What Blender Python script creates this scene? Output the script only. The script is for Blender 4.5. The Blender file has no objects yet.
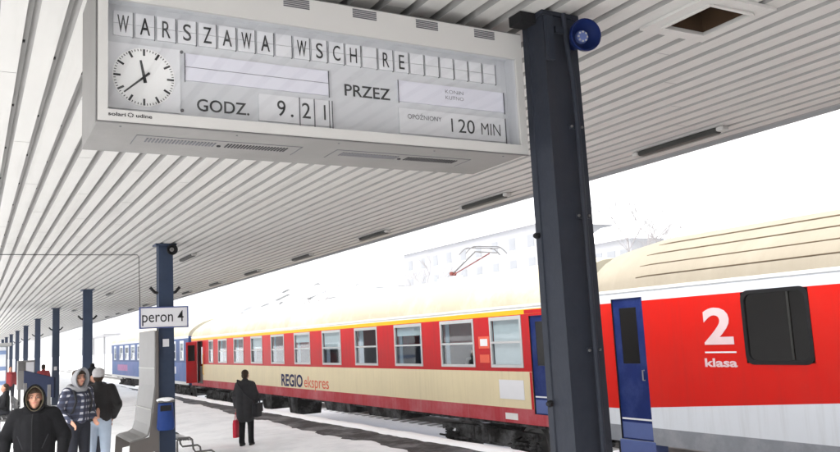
import bpy, bmesh, math, random
from mathutils import Vector, Matrix
R = math.radians
random.seed(7)
scn = bpy.context.scene
C = scn.collection

# ---------------------------------------------------------------- camera (platform level z = 0, x towards the train, y along the track)
CAM_H = 2.1
pitch, roll, yaw = R(7.8), R(2.95), R(29.5)
fw = Vector((math.sin(yaw) * math.cos(pitch), math.cos(yaw) * math.cos(pitch), math.sin(pitch)))
r0 = Vector((math.cos(yaw), -math.sin(yaw), 0))
u0 = r0.cross(fw)
rt = r0 * math.cos(roll) - u0 * math.sin(roll)
up = u0 * math.cos(roll) + r0 * math.sin(roll)
cd = bpy.data.cameras.new('camera')
cam = bpy.data.objects.new('camera', cd)
C.objects.link(cam)
cd.sensor_width = 36
cd.lens = 800 / 840 * 36
cd.clip_start = 0.05
cd.clip_end = 3000
M = Matrix((rt, up, -fw)).transposed().to_4x4()
M.translation = Vector((0, 0, CAM_H))
cam.matrix_world = M
scn.camera = cam

# ---------------------------------------------------------------- world, sun, exposure: bright overcast winter day
SUN_EL, SUN_AZ = R(48), R(250)
w = bpy.data.worlds.new('World')
scn.world = w
w.use_nodes = True
nt = w.node_tree
nt.nodes.clear()
out = nt.nodes.new('ShaderNodeOutputWorld')
bg = nt.nodes.new('ShaderNodeBackground')
sky = nt.nodes.new('ShaderNodeTexSky')
sky.sky_type = 'NISHITA'
sky.sun_disc = False
sky.sun_elevation = SUN_EL
sky.sun_rotation = SUN_AZ
sky.dust_density = 4
hs = nt.nodes.new('ShaderNodeHueSaturation')
hs.inputs['Saturation'].default_value = 0.12
nt.links.new(sky.outputs[0], hs.inputs['Color'])
nt.links.new(hs.outputs[0], bg.inputs['Color'])
bg.inputs['Strength'].default_value = 0.15
nt.links.new(bg.outputs[0], out.inputs['Surface'])
sd = bpy.data.lights.new('sun', 'SUN')
sd.energy = 1.0
sd.angle = R(25)
sd.color = (1.0, 0.97, 0.93)
sun = bpy.data.objects.new('sun', sd)
C.objects.link(sun)
# sun stands over the far side of the camera, towards -x: direction from the sun to the ground
sdir = Vector((math.sin(SUN_AZ) * math.cos(SUN_EL), math.cos(SUN_AZ) * math.cos(SUN_EL), math.sin(SUN_EL)))
sun.rotation_euler = sdir.to_track_quat('Z', 'Y').to_euler()
vs = scn.view_settings
vs.view_transform = 'Standard'
vs.look = 'None'
vs.gamma = 1
vs.use_curve_mapping = False
vs.exposure = 1.75
scn.render.engine = 'CYCLES'
cy = scn.cycles
cy.use_denoising = True
cy.max_bounces = 10
cy.diffuse_bounces = 5
cy.glossy_bounces = 4
cy.transmission_bounces = 6
cy.transparent_max_bounces = 12
cy.volume_bounces = 1
cy.caustics_reflective = False
cy.caustics_refractive = False

# ---------------------------------------------------------------- materials
MATS = {}


def mat(name, col, rough=0.6, metal=0.0, var=0.08, scale=6.0, bump=0.0, bscale=40.0, dirt=None, dirt_amt=0.0, spec=0.1, coat=0.0, streak=0.0, streak_col=(0.12, 0.11, 0.1), smap=(1, 7, 0.35)):
    """Painted / plain surface: base colour with soft noise variation, optional blotchy dirt, optional bump."""
    if name in MATS:
        return MATS[name]
    m = bpy.data.materials.new(name)
    m.use_nodes = True
    n, l = m.node_tree.nodes, m.node_tree.links
    p = n['Principled BSDF']
    p.inputs['Roughness'].default_value = rough
    p.inputs['Metallic'].default_value = metal
    p.inputs['Specular IOR Level'].default_value = spec
    p.inputs['Coat Weight'].default_value = coat
    tc = n.new('ShaderNodeTexCoord')
    no = n.new('ShaderNodeTexNoise')
    no.inputs['Scale'].default_value = scale
    no.inputs['Detail'].default_value = 5
    l.new(tc.outputs['Object'], no.inputs['Vector'])
    mx = n.new('ShaderNodeMix')
    mx.data_type = 'RGBA'
    a = tuple(max(0, c * (1 - var)) for c in col)
    b = tuple(min(1, c * (1 + var)) for c in col)
    mx.inputs[6].default_value = (*a, 1)
    mx.inputs[7].default_value = (*b, 1)
    l.new(no.outputs['Fac'], mx.inputs[0])
    last = mx.outputs[2]
    if dirt:
        n2 = n.new('ShaderNodeTexNoise')
        n2.inputs['Scale'].default_value = scale * 0.45
        n2.inputs['Detail'].default_value = 8
        n2.inputs['Roughness'].default_value = 0.7
        l.new(tc.outputs['Object'], n2.inputs['Vector'])
        mr = n.new('ShaderNodeMapRange')
        mr.inputs[1].default_value = 0.45
        mr.inputs[2].default_value = 0.75
        mr.inputs[4].default_value = dirt_amt
        l.new(n2.outputs['Fac'], mr.inputs[0])
        m2 = n.new('ShaderNodeMix')
        m2.data_type = 'RGBA'
        l.new(mr.outputs[0], m2.inputs[0])
        l.new(last, m2.inputs[6])
        m2.inputs[7].default_value = (*dirt, 1)
        last = m2.outputs[2]
    if streak:   # run-off streaks: noise stretched down the side
        mp = n.new('ShaderNodeMapping')
        mp.inputs['Scale'].default_value = smap
        l.new(tc.outputs['Object'], mp.inputs['Vector'])
        n3 = n.new('ShaderNodeTexNoise')
        n3.inputs['Scale'].default_value = 1.6
        n3.inputs['Detail'].default_value = 6
        n3.inputs['Roughness'].default_value = 0.65
        l.new(mp.outputs[0], n3.inputs['Vector'])
        m3r = n.new('ShaderNodeMapRange')
        m3r.inputs[1].default_value = 0.5
        m3r.inputs[2].default_value = 0.8
        m3r.inputs[4].default_value = streak
        l.new(n3.outputs['Fac'], m3r.inputs[0])
        m3 = n.new('ShaderNodeMix')
        m3.data_type = 'RGBA'
        l.new(m3r.outputs[0], m3.inputs[0])
        l.new(last, m3.inputs[6])
        m3.inputs[7].default_value = (*streak_col, 1)
        last = m3.outputs[2]
    l.new(last, p.inputs['Base Color'])
    if bump:
        nb = n.new('ShaderNodeTexNoise')
        nb.inputs['Scale'].default_value = bscale
        nb.inputs['Detail'].default_value = 6
        l.new(tc.outputs['Object'], nb.inputs['Vector'])
        bp = n.new('ShaderNodeBump')
        bp.inputs['Strength'].default_value = bump
        bp.inputs['Distance'].default_value = 0.02
        l.new(nb.outputs['Fac'], bp.inputs['Height'])
        l.new(bp.outputs[0], p.inputs['Normal'])
    MATS[name] = m
    return m


def glass_mat(name, tint, transp, rough=0.03, refl=0.06):
    """Thin window glass: part see-through, part mirror by fresnel."""
    if name in MATS:
        return MATS[name]
    m = bpy.data.materials.new(name)
    m.use_nodes = True
    n, l = m.node_tree.nodes, m.node_tree.links
    n.clear()
    o = n.new('ShaderNodeOutputMaterial')
    t = n.new('ShaderNodeBsdfTransparent')
    t.inputs[0].default_value = (*[c * transp for c in tint], 1)
    g = n.new('ShaderNodeBsdfGlossy')
    g.inputs['Roughness'].default_value = rough
    g.inputs['Color'].default_value = (0.9, 0.93, 0.95, 1)
    lw = n.new('ShaderNodeLayerWeight')   # schlick: the same from both sides of the thin sheet
    lw.inputs[0].default_value = 0.5
    pw = n.new('ShaderNodeMath'); pw.operation = 'POWER'; pw.inputs[1].default_value = 5
    l.new(lw.outputs['Facing'], pw.inputs[0])
    f = n.new('ShaderNodeMath'); f.operation = 'MULTIPLY_ADD'
    f.inputs[1].default_value = 0.9
    f.inputs[2].default_value = refl
    l.new(pw.outputs[0], f.inputs[0])
    mx = n.new('ShaderNodeMixShader')
    l.new(f.outputs[0], mx.inputs[0])
    l.new(t.outputs[0], mx.inputs[1])
    l.new(g.outputs[0], mx.inputs[2])
    l.new(mx.outputs[0], o.inputs['Surface'])
    MATS[name] = m
    return m


def plaid_mat():
    m = bpy.data.materials.new('plaid_flannel')
    m.use_nodes = True
    n, l = m.node_tree.nodes, m.node_tree.links
    p = n['Principled BSDF']
    p.inputs['Roughness'].default_value = 0.9
    tc = n.new('ShaderNodeTexCoord')
    sx = n.new('ShaderNodeSeparateXYZ')
    l.new(tc.outputs['Object'], sx.inputs[0])

    def stripes(sock, period, duty):
        a = n.new('ShaderNodeMath'); a.operation = 'MULTIPLY'; a.inputs[1].default_value = 1 / period
        l.new(sock, a.inputs[0])
        f = n.new('ShaderNodeMath'); f.operation = 'FRACT'
        l.new(a.outputs[0], f.inputs[0])
        g = n.new('ShaderNodeMath'); g.operation = 'LESS_THAN'; g.inputs[1].default_value = duty
        l.new(f.outputs[0], g.inputs[0])
        return g.outputs[0]
    ad = n.new('ShaderNodeMath'); ad.operation = 'ADD'
    l.new(sx.outputs[0], ad.inputs[0]); l.new(sx.outputs[1], ad.inputs[1])
    a = stripes(ad.outputs[0], 0.095, 0.38)
    b = stripes(sx.outputs[2], 0.095, 0.38)
    s = n.new('ShaderNodeMath'); s.operation = 'ADD'
    l.new(a, s.inputs[0]); l.new(b, s.inputs[1])
    h = n.new('ShaderNodeMath'); h.operation = 'MULTIPLY'; h.inputs[1].default_value = 0.5
    l.new(s.outputs[0], h.inputs[0])
    cr = n.new('ShaderNodeValToRGB')
    cr.color_ramp.interpolation = 'CONSTANT'
    e = cr.color_ramp.elements
    e[0].color = (0.012, 0.014, 0.03, 1)
    e[1].position = 0.4
    e[1].color = (0.03, 0.036, 0.065, 1)
    x = e.new(0.9)
    x.color = (0.36, 0.36, 0.39, 1)
    l.new(h.outputs[0], cr.inputs[0])
    l.new(cr.outputs[0], p.inputs['Base Color'])
    return m


def ballast_mat():
    m = mat('wet_asphalt', (0.035, 0.035, 0.038), 0.55, var=0.35, scale=3, bump=0.5, bscale=60, dirt=(0.6, 0.61, 0.63), dirt_amt=0.4)
    return m


def snow_mat(name, col, dirt, amt, scale=1.2):
    m = mat(name, col, 0.75, var=0.03, scale=scale, bump=0.6, bscale=7, dirt=dirt, dirt_amt=amt, spec=0.3)
    return m


snow_clean = snow_mat('snow_clean', (0.94, 0.94, 0.95), (0.8, 0.81, 0.83), 0.25)
snow_plat = snow_mat('snow_platform', (0.94, 0.94, 0.95), (0.58, 0.59, 0.61), 0.6, 2.6)
snow_trod = snow_mat('snow_trodden', (0.86, 0.87, 0.88), (0.5, 0.5, 0.51), 0.55, 2.2)
asphalt = ballast_mat()
concrete = mat('concrete', (0.3, 0.3, 0.29), 0.85, var=0.15, bump=0.3)
coping = mat('coping_concrete', (0.07, 0.07, 0.072), 0.8, var=0.25, bump=0.3)
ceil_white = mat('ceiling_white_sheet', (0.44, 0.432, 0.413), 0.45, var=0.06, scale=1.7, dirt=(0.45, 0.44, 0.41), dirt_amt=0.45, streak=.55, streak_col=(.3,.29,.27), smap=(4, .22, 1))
ceil_groove_shade = mat('ceiling_groove_shade', (0.13, 0.126, 0.12), 0.8)  # upstand of the white sheet, groove shade put into its colour
ceil_shade_and_joint = mat('ceiling_recess_shade_and_joint', (0.23, 0.225, 0.216), 0.7, var=0.12, scale=2)  # recess shading painted as mid grey; the butt joints share this colour
fascia_m = mat('fascia_grey', (0.2, 0.2, 0.205), 0.6, var=0.1)
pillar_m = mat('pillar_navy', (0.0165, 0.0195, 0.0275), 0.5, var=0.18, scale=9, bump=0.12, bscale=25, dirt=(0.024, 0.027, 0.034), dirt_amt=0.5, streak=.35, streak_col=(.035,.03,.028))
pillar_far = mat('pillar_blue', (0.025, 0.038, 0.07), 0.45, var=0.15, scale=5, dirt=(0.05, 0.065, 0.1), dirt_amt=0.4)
black_m = mat('black_rubber', (0.012, 0.012, 0.013), 0.6)
dark_steel = mat('dark_steel', (0.13, 0.127, 0.124), 0.6, metal=0.3, var=0.3, bump=0.2)
grime = mat('bogie_grime', (0.014, 0.013, 0.0125), 0.8, var=0.4, bump=0.4, dirt=(0.5, 0.5, 0.52), dirt_amt=0.3, scale=5)
steel = mat('brushed_steel', (0.2, 0.195, 0.19), 0.42, metal=0.15, var=0.12, scale=4)
steel_side = mat('bench_side_steel', (0.12, 0.108, 0.1), 0.5, metal=0.2, var=0.12)
white_paint = mat('white_paint', (0.8, 0.8, 0.79), 0.4, var=0.03)
board_frame_m = mat('board_frame_enamel', (0.46, 0.452, 0.435), 0.35, var=0.04, scale=3, dirt=(0.45, 0.44, 0.42), dirt_amt=0.35)
board_case_m = mat('board_case_grey', (0.16, 0.155, 0.148), 0.45, var=0.07, scale=3, dirt=(0.25, 0.24, 0.23), dirt_amt=0.45, streak=.0)
board_in_m = mat('board_inner_grey', (0.55, 0.56, 0.58), 0.5, var=0.04)
flap_m = mat('flap_white', (0.66, 0.665, 0.685), 0.4, var=0.03)
lilac_m = mat('flap_lilac', (0.66, 0.66, 0.73), 0.4, var=0.03)
ink = mat('ink_black', (0.02, 0.02, 0.022), 0.6)
ink_soft = mat('ink_grey', (0.1, 0.1, 0.11), 0.6)
horn_blue = mat('horn_blue', (0.0055, 0.0125, 0.062), 0.35, var=0.12)
sign_blue = mat('sign_blue', (0.05, 0.07, 0.2), 0.5)
sign_white = mat('sign_white', (0.62, 0.62, 0.64), 0.4, var=0.03)
bin_blue = mat('bin_blue', (0.014, 0.042, 0.18), 0.4, var=0.15)
lamp_dark = mat('lamp_housing_dark', (0.03, 0.03, 0.028), 0.5)
lamp_pale = mat('lamp_cap_pale', (0.35, 0.345, 0.33), 0.5)
brown_in = mat('hatch_inside_brown', (0.045, 0.026, 0.014), 0.9, var=0.3)
red_p = mat('coach_red', (0.41, 0.0105, 0.0135), 0.3, var=0.07, scale=1.5, dirt=(0.27, 0.02, 0.024), dirt_amt=0.5, streak=.45, streak_col=(.16,.02,.02), spec=.05)
red_skirt = mat('coach_skirt_red', (0.34, 0.035, 0.045), 0.5, var=0.12, scale=2, dirt=(0.5, 0.2, 0.22), dirt_amt=0.6, streak=.5, streak_col=(.4,.2,.2), spec=.05)
cream_p = mat('coach_cream', (0.6, 0.515, 0.335), 0.4, var=0.06, scale=1.5, dirt=(0.5, 0.43, 0.3), dirt_amt=0.4, streak=.35, streak_col=(.36,.3,.21))
yellow_p = mat('coach_yellow', (0.66, 0.34, 0.012), 0.4, var=0.05)
pale_p = mat('coach_gutter_pale', (0.62, 0.62, 0.6), 0.5, var=0.06)
roof_cream = mat('coach_roof_cream', (0.36, 0.33, 0.25), 0.55, var=0.07, scale=1.3, dirt=(0.6, 0.58, 0.52), dirt_amt=0.6)
roof_tan = mat('coach_roof_tan', (0.265, 0.235, 0.185), 0.6, var=0.08, scale=1.6, dirt=(0.38, 0.34, 0.27), dirt_amt=0.5, streak=.25, streak_col=(.2,.17,.12))
roof_line = mat('coach_roof_seam', (0.1, 0.075, 0.05), 0.7)
red_bright = mat('coach_signal_red', (0.5, 0.0095, 0.005), 0.3, var=0.04, scale=1.2, dirt=(0.5, 0.03, 0.02), dirt_amt=0.4, streak=.3, streak_col=(.3,.02,.015), spec=.05)
white_p = mat('coach_white', (0.56, 0.585, 0.62), 0.35, var=0.04, scale=1.4, dirt=(0.5, 0.52, 0.54), dirt_amt=0.4, streak=.4, streak_col=(.34,.34,.34))
grey_p = mat('coach_sill_grey', (0.2, 0.21, 0.23), 0.6, var=0.12, dirt=(0.4, 0.4, 0.42), dirt_amt=0.4)
blue_p = mat('coach_door_blue', (0.0075, 0.017, 0.095), 0.35, var=0.1, dirt=(0.05, 0.08, 0.22), dirt_amt=0.4, spec=.05)
blue_low = mat('coach_door_blue_dusty', (0.08, 0.11, 0.26), 0.5, var=0.12)
blue_up = mat('coach_blue_dark', (0.034, 0.068, 0.18), 0.4, var=0.1, spec=.05)
blue_lo = mat('coach_blue_mid', (0.055, 0.115, 0.29), 0.4, var=0.12, dirt=(0.3, 0.2, 0.4), dirt_amt=0.4, scale=1.2, spec=.05)
frame_al = mat('window_aluminium', (0.4, 0.4, 0.4), 0.35, metal=0.4, var=0.06)
inside_m = mat('coach_inside', (0.16, 0.155, 0.15), 0.8, var=0.2, scale=2)
blind_m = mat('window_blind', (0.55, 0.6, 0.59), 0.8)
curtain_m = mat('window_curtain', (0.25, 0.32, 0.38), 0.9, var=0.2)
seat_m = mat('coach_seat_cloth', (0.05, 0.06, 0.1), 0.9, var=0.3)
pink_txt = mat('lettering_pinkish_white', (0.6, 0.46, 0.47), 0.6)
navy_txt = mat('lettering_navy', (0.012, 0.014, 0.07), 0.5)
red_txt = mat('lettering_red', (0.6, 0.1, 0.06), 0.5)
white_txt = mat('lettering_white', (0.66, 0.66, 0.66), 0.5)
pane_coach = glass_mat('coach_glass', (0.8, 0.86, 0.9), 0.85)
pane_black = mat('tinted_black_glass', (0.003, 0.0025, 0.002), 0.22, spec=0.12)
pane_board = glass_mat('board_glass', (1, 1, 1), 0.98, refl=0.1)
orange_in = mat('pantograph_red', (0.12, 0.035, 0.03), 0.5)
bark = mat('bark', (0.2, 0.19, 0.19), 0.9)
wall_pale = mat('plaster_pale', (0.225, 0.228, 0.238), 0.8, var=0.05)
wall_cool = mat('plaster_cool', (0.21, 0.213, 0.226), 0.8, var=0.05)
win_far = mat('far_window', (0.17, 0.177, 0.19), 0.3)
skin = mat('skin', (0.4, 0.21, 0.145), 0.5, var=0.06, scale=20)
eye_m = mat('eye_white', (0.4, 0.38, 0.36), 0.4)
skin_red = mat('lips', (0.36, 0.13, 0.11), 0.5)
hair_m = mat('hair_brown', (0.035, 0.022, 0.014), 0.7, var=0.3, scale=60)
cloth_black = mat('cloth_black', (0.005, 0.005, 0.006), 0.9, var=0.3, scale=14, bump=0.35, bscale=16)
hood_lining = mat('hood_lining_olive', (0.1, 0.085, 0.055), 0.95, var=0.2)
cloth_coat = mat('coat_charcoal', (0.026, 0.0255, 0.028), 0.8, var=0.3, scale=12, bump=0.35, bscale=14)
cloth_puffy = mat('puffer_black', (0.01, 0.009, 0.009), 0.5, var=0.3, scale=9, bump=0.6, bscale=11)
jeans_light = mat('jeans_light', (0.33, 0.39, 0.47), 0.85, var=0.12, scale=9, bump=0.25, bscale=18)
jeans_dark = mat('jeans_dark', (0.015, 0.016, 0.022), 0.85, var=0.2)
knit_grey = mat('knit_grey', (0.38, 0.37, 0.37), 0.95, var=0.12, scale=50, bump=0.5, bscale=90)
hood_grey = mat('hood_grey', (0.22, 0.22, 0.23), 0.95, var=0.1)
red_bag_m = mat('carrier_bag_red', (0.6, 0.03, 0.06), 0.4, var=0.1)
red_coat = mat('red_jacket', (0.22, 0.025, 0.028), 0.7, var=0.1)
shoe_m = mat('shoe_black', (0.015, 0.014, 0.013), 0.5)
bag_m = mat('bag_black', (0.015, 0.015, 0.018), 0.6, var=0.2)
plaid = plaid_mat()


# ---------------------------------------------------------------- mesh builder
class MB:
    def __init__(s):
        s.v, s.f, s.m, s.mats = [], [], [], []

    def mi(s, m):
        if m not in s.mats:
            s.mats.append(m)
        return s.mats.index(m)

    def face(s, pts, m):
        b = len(s.v)
        s.v += [tuple(p) for p in pts]
        s.f.append(list(range(b, b + len(pts))))
        s.m.append(s.mi(m))

    def box(s, x0, x1, y0, y1, z0, z1, m, bev=0.0):
        if bev:
            a = bev
            P = [(x0 + a, y0), (x1 - a, y0), (x1, y0 + a), (x1, y1 - a), (x1 - a, y1), (x0 + a, y1), (x0, y1 - a), (x0, y0 + a)]
            cx, cy_ = (x0 + x1) / 2, (y0 + y1) / 2
            rings = []
            for z, k in ((z0, 1), (z0 + a, 0), (z1 - a, 0), (z1, 1)):
                ring = []
                for (x, y) in P:
                    if k:
                        x += a * 0.9 * (1 if x < cx else -1)
                        y += a * 0.9 * (1 if y < cy_ else -1)
                    ring.append((x, y, z))
                rings.append(ring)
            s.loft(rings, m, True, True)
            return
        b = len(s.v)
        s.v += [(x0, y0, z0), (x1, y0, z0), (x1, y1, z0), (x0, y1, z0), (x0, y0, z1), (x1, y0, z1), (x1, y1, z1), (x0, y1, z1)]
        for q in ((0, 3, 2, 1), (4, 5, 6, 7), (0, 1, 5, 4), (1, 2, 6, 5), (2, 3, 7, 6), (3, 0, 4, 7)):
            s.f.append([b + i for i in q])
            s.m.append(s.mi(m))

    def loft(s, rings, m, cap0=False, cap1=False, closed=True):
        n = len(rings[0])
        b = len(s.v)
        for r in rings:
            s.v += [tuple(p) for p in r]
        k = s.mi(m)
        for i in range(len(rings) - 1):
            for j in range(n if closed else n - 1):
                j2 = (j + 1) % n
                s.f.append([b + i * n + j, b + i * n + j2, b + (i + 1) * n + j2, b + (i + 1) * n + j])
                s.m.append(k)
        if cap0:
            s.f.append([b + j for j in range(n)][::-1]); s.m.append(k)
        if cap1:
            s.f.append([b + (len(rings) - 1) * n + j for j in range(n)]); s.m.append(k)

    def tube(s, pts, r, m, n=8, r1=None):
        pts = [Vector(p) for p in pts]
        rings = []
        for i, p in enumerate(pts):
            d = (pts[min(i + 1, len(pts) - 1)] - pts[max(i - 1, 0)]).normalized()
            a = d.orthogonal().normalized() if i == 0 else (a - d * a.dot(d)).normalized()
            b = d.cross(a)
            rr = r if r1 is None else r + (r1 - r) * i / (len(pts) - 1)
            rings.append([p + (a * math.cos(t) + b * math.sin(t)) * rr for t in [2 * math.pi * j / n for j in range(n)]])
        s.loft(rings, m, True, True)

    def lathe(s, c, axis, prof, m, n=24):
        """prof = [(distance along axis, radius)]"""
        c, d = Vector(c), Vector(axis).normalized()
        a = d.orthogonal().normalized()
        b = d.cross(a)
        rings = [[c + d * h + (a * math.cos(t) + b * math.sin(t)) * max(rr, 1e-4) for t in [2 * math.pi * j / n for j in range(n)]] for h, rr in prof]
        s.loft(rings, m, True, True)

    def ellipsoid(s, c, rx, ry, rz, m, n=12):
        rings = []
        for i in range(n + 1):
            t = math.pi * i / n
            k = max(math.sin(t), 1e-3)
            rings.append([(c[0] + rx * k * math.cos(2 * math.pi * j / (n * 2)), c[1] + ry * k * math.sin(2 * math.pi * j / (n * 2)), c[2] - rz * math.cos(t)) for j in range(n * 2)])
        s.loft(rings, m)

    def build(s, name, parent=None, smooth=False, merge=False):
        me = bpy.data.meshes.new(name)
        off = Vector((0, 0, 0))
        if parent is not None:
            off = world_of(parent)
        me.from_pydata([(v[0] - off.x, v[1] - off.y, v[2] - off.z) for v in s.v], [], s.f)
        for m in s.mats:
            me.materials.append(m)
        me.polygons.foreach_set('material_index', s.m)
        bm = bmesh.new()
        bm.from_mesh(me)
        if merge:
            bmesh.ops.remove_doubles(bm, verts=bm.verts, dist=1e-5)
        bmesh.ops.recalc_face_normals(bm, faces=bm.faces)
        bm.to_mesh(me)
        bm.free()
        if smooth:
            me.polygons.foreach_set('use_smooth', [True] * len(me.polygons))
            try:
                me.set_sharp_from_angle(angle=R(40))
            except Exception:
                pass
        o = bpy.data.objects.new(name, me)
        C.objects.link(o)
        if parent is not None:
            o.parent = parent
        return o


def world_of(o):
    p = Vector((0, 0, 0))
    while o is not None:
        p += o.location
        o = o.parent
    return p


def tag(o, label=None, cat=None, group=None, kind=None):
    if label: o['label'] = label
    if cat: o['category'] = cat
    if group: o['group'] = group
    if kind: o['kind'] = kind
    return o


def thing(name, label, cat, loc=(0, 0, 0), group=None):
    o = bpy.data.objects.new(name, None)
    o.empty_display_size = 0.2
    o.location = loc
    C.objects.link(o)
    return tag(o, label, cat, group)


def dup(root, loc, label):
    r = root.copy(); C.objects.link(r); r.location = loc; r['label'] = label
    for ch in list(root.children):
        c = ch.copy(); C.objects.link(c); c.parent = r
        for g in list(ch.children):
            d = g.copy(); C.objects.link(d); d.parent = c
    return r


_cap = None


def text(name, body, fn, m, parent, height=None, width=None, align='LEFT', bold=0.0, extrude=0.0008, spacing=1.0):
    """Lettering as a mesh; fn maps (u, v) in metres from the text's anchor to a world point plus depth e."""
    global _cap

    def mk(t):
        cu = bpy.data.curves.new('lettering', 'FONT')
        cu.body = t
        cu.align_x = align
        cu.offset = bold
        cu.space_character = spacing
        cu.resolution_u = 4
        o = bpy.data.objects.new('lettering', cu)
        C.objects.link(o)
        dg = bpy.context.evaluated_depsgraph_get()
        me = bpy.data.meshes.new_from_object(o.evaluated_get(dg))
        bpy.data.objects.remove(o)
        bpy.data.curves.remove(cu)
        return me
    if _cap is None:
        h = mk('H')
        _cap = max(v.co.y for v in h.vertices)
        bpy.data.meshes.remove(h)
    me = mk(body)
    sy = height / _cap
    sx = sy
    bx0, bx1 = min(v.co.x for v in me.vertices), max(v.co.x for v in me.vertices)
    sh = bx0 if align == 'LEFT' else (bx0 + bx1) / 2
    for v in me.vertices:
        v.co.x -= sh
    if width:
        x0, x1 = min(v.co.x for v in me.vertices), max(v.co.x for v in me.vertices)
        sx = width / (x1 - x0)
    off = world_of(parent) if parent else Vector((0, 0, 0))
    for v in me.vertices:
        v.co = Vector(fn(v.co.x * sx, v.co.y * sy)) - off
    me.materials.clear()
    me.materials.append(m)
    me.name = name
    o = bpy.data.objects.new(name, me)
    C.objects.link(o)
    if parent:
        o.parent = parent
    return o


# ================================================================ SETTING
RAIL = -0.65
def struct(o):
    return tag(o, kind='structure')

# terrain / ground: snow sheet to the horizon
b = MB()
gx = [-900, -300, -100, -40, -12, -8] + [9.2 + 1.2 * i for i in range(20)] + [40, 60, 100, 200, 400, 900]
gy = [-600, -200, -60, -20] + [-10 + 2 * i for i in range(56)] + [120, 160, 240, 400, 900]
rnd = random.Random(3)
hh = {}
for i, x in enumerate(gx):
    for j, y in enumerate(gy):
        z = -0.87 + rnd.uniform(-0.03, 0.03)
        if 9 < x < 12 or 13.5 < x < 16.0:
            z = -0.86
        if x > 16.5:
            z += min((x - 16.5) * 0.02, 0.6)
        hh[i, j] = (x, y, z)
for i in range(len(gx) - 1):
    for j in range(len(gy) - 1):
        b.face([hh[i, j], hh[i + 1, j], hh[i + 1, j + 1], hh[i, j + 1]], snow_clean)
struct(b.build('ground', smooth=True, merge=True))

hill_m = mat('hill_snow_and_woods', (0.4, 0.405, 0.415), 0.95, var=0.15, scale=.02, dirt=(0.1, 0.105, 0.115), dirt_amt=0.95)
n_ = hill_m.node_tree.nodes
for q in n_:
    if q.type == 'TEX_NOISE' and abs(q.inputs['Scale'].default_value - .009) < 1e-4:
        q.inputs['Scale'].default_value = .055
b = MB()
rnd = random.Random(21)
hx = [92 + 10 * i for i in range(30)]
hy = [-120 + 14 * i for i in range(50)]
hg = {}
for i, x in enumerate(hx):
    for j, y in enumerate(hy):
        k = min(1, (x - 92) / 115)
        z = -1.5 + 46 * k ** 1.1 * (.8 + .2 * math.sin(y * .011 + 1.0) + .06 * math.sin(y * .05 + x * .03)) + (rnd.uniform(-1.2, 1.2) if i else -2)
        hg[i, j] = (x, y, z)
for i in range(len(hx) - 1):
    for j in range(len(hy) - 1):
        b.face([hg[i, j], hg[i + 1, j], hg[i + 1, j + 1], hg[i, j + 1]], hill_m)
struct(b.build('hills', smooth=True, merge=True))

# tracks: two tracks of rails on sleepers, half buried in snow
b = MB()
for cx in (10.42, 14.6, -3.2):
    for s in (-0.7175, 0.7175):
        b.box(cx + s - 0.065, cx + s + 0.065, -60, 160, RAIL - 0.2, RAIL - 0.16, dark_steel)
        b.box(cx + s - 0.012, cx + s + 0.012, -60, 160, RAIL - 0.16, RAIL - 0.04, dark_steel)
        b.box(cx + s - 0.035, cx + s + 0.035, -60, 160, RAIL - 0.04, RAIL, steel)
    y = -20
    while y < 110:
        b.box(cx - 1.25, cx + 1.25, y, y + 0.24, RAIL - 0.34, RAIL - 0.2, concrete)
        y += 0.65
struct(b.build('railway_track'))

# platform slab with an asphalt edge strip and concrete coping
EDGE = 8.45
b = MB()
b.box(-1.9, EDGE - 0.35, -30, 150, -1.0, -0.03, asphalt)
b.box(EDGE - 0.347, EDGE, -30, 150, -1.0, -0.026, coping)
struct(b.build('platform'))

# snow lying on the platform, ragged along the swept edge strip
b = MB()
rnd = random.Random(11)
ys = []
y = -8.0
while y < 150:
    ys.append(y)
    y += 0.18 if y < 30 else (0.6 if y < 60 else 3)
xs = [-1.88, -1.2, -0.4, 0.3, 0.9, 1.5, 2.1, 2.7, 3.3, 3.9, 4.5, 5.1, 5.7, 6.2, 6.6, 6.8, 6.95, 7.05, 7.15]
def vnoise(y, f, ph):
    return math.sin(y * f + ph) * 0.5 + math.sin(y * f * 2.3 + ph * 1.7) * 0.3 + math.sin(y * f * 5.1 + ph * 0.6) * 0.2
grid = []
for y in ys:
    e = 0.16 * vnoise(y, 0.9, 1.0) + 0.1 * vnoise(y, 3.7, 2.0) + rnd.uniform(-0.05, 0.05) + max(0, (y - 22) * 0.03)
    e = min(e, 1.1)
    row = []
    for i, x in enumerate(xs):
        k = max(0, (x - 5.1) / (7.15 - 5.1))
        z = 0.004 + 0.02 * vnoise(y + x * 2.1, 1.3, x) + rnd.uniform(-0.008, 0.008) + (0.035 * math.sin(k * math.pi) if k > 0 else 0)
        z = max(z, -0.02)
        if i == len(xs) - 1:
            z = -0.029
        row.append((x + k * e, y, z))
    grid.append(row)
for j in range(len(ys) - 1):
    for i in range(len(xs) - 1):
        b.face([grid[j][i], grid[j][i + 1], grid[j + 1][i + 1], grid[j + 1][i]], snow_trod if xs[i] < 3.9 else snow_plat)
tag(b.build('snow', smooth=True, merge=True), 'white trodden snow covering the platform up to its swept edge strip', 'snow', kind='stuff')

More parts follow.
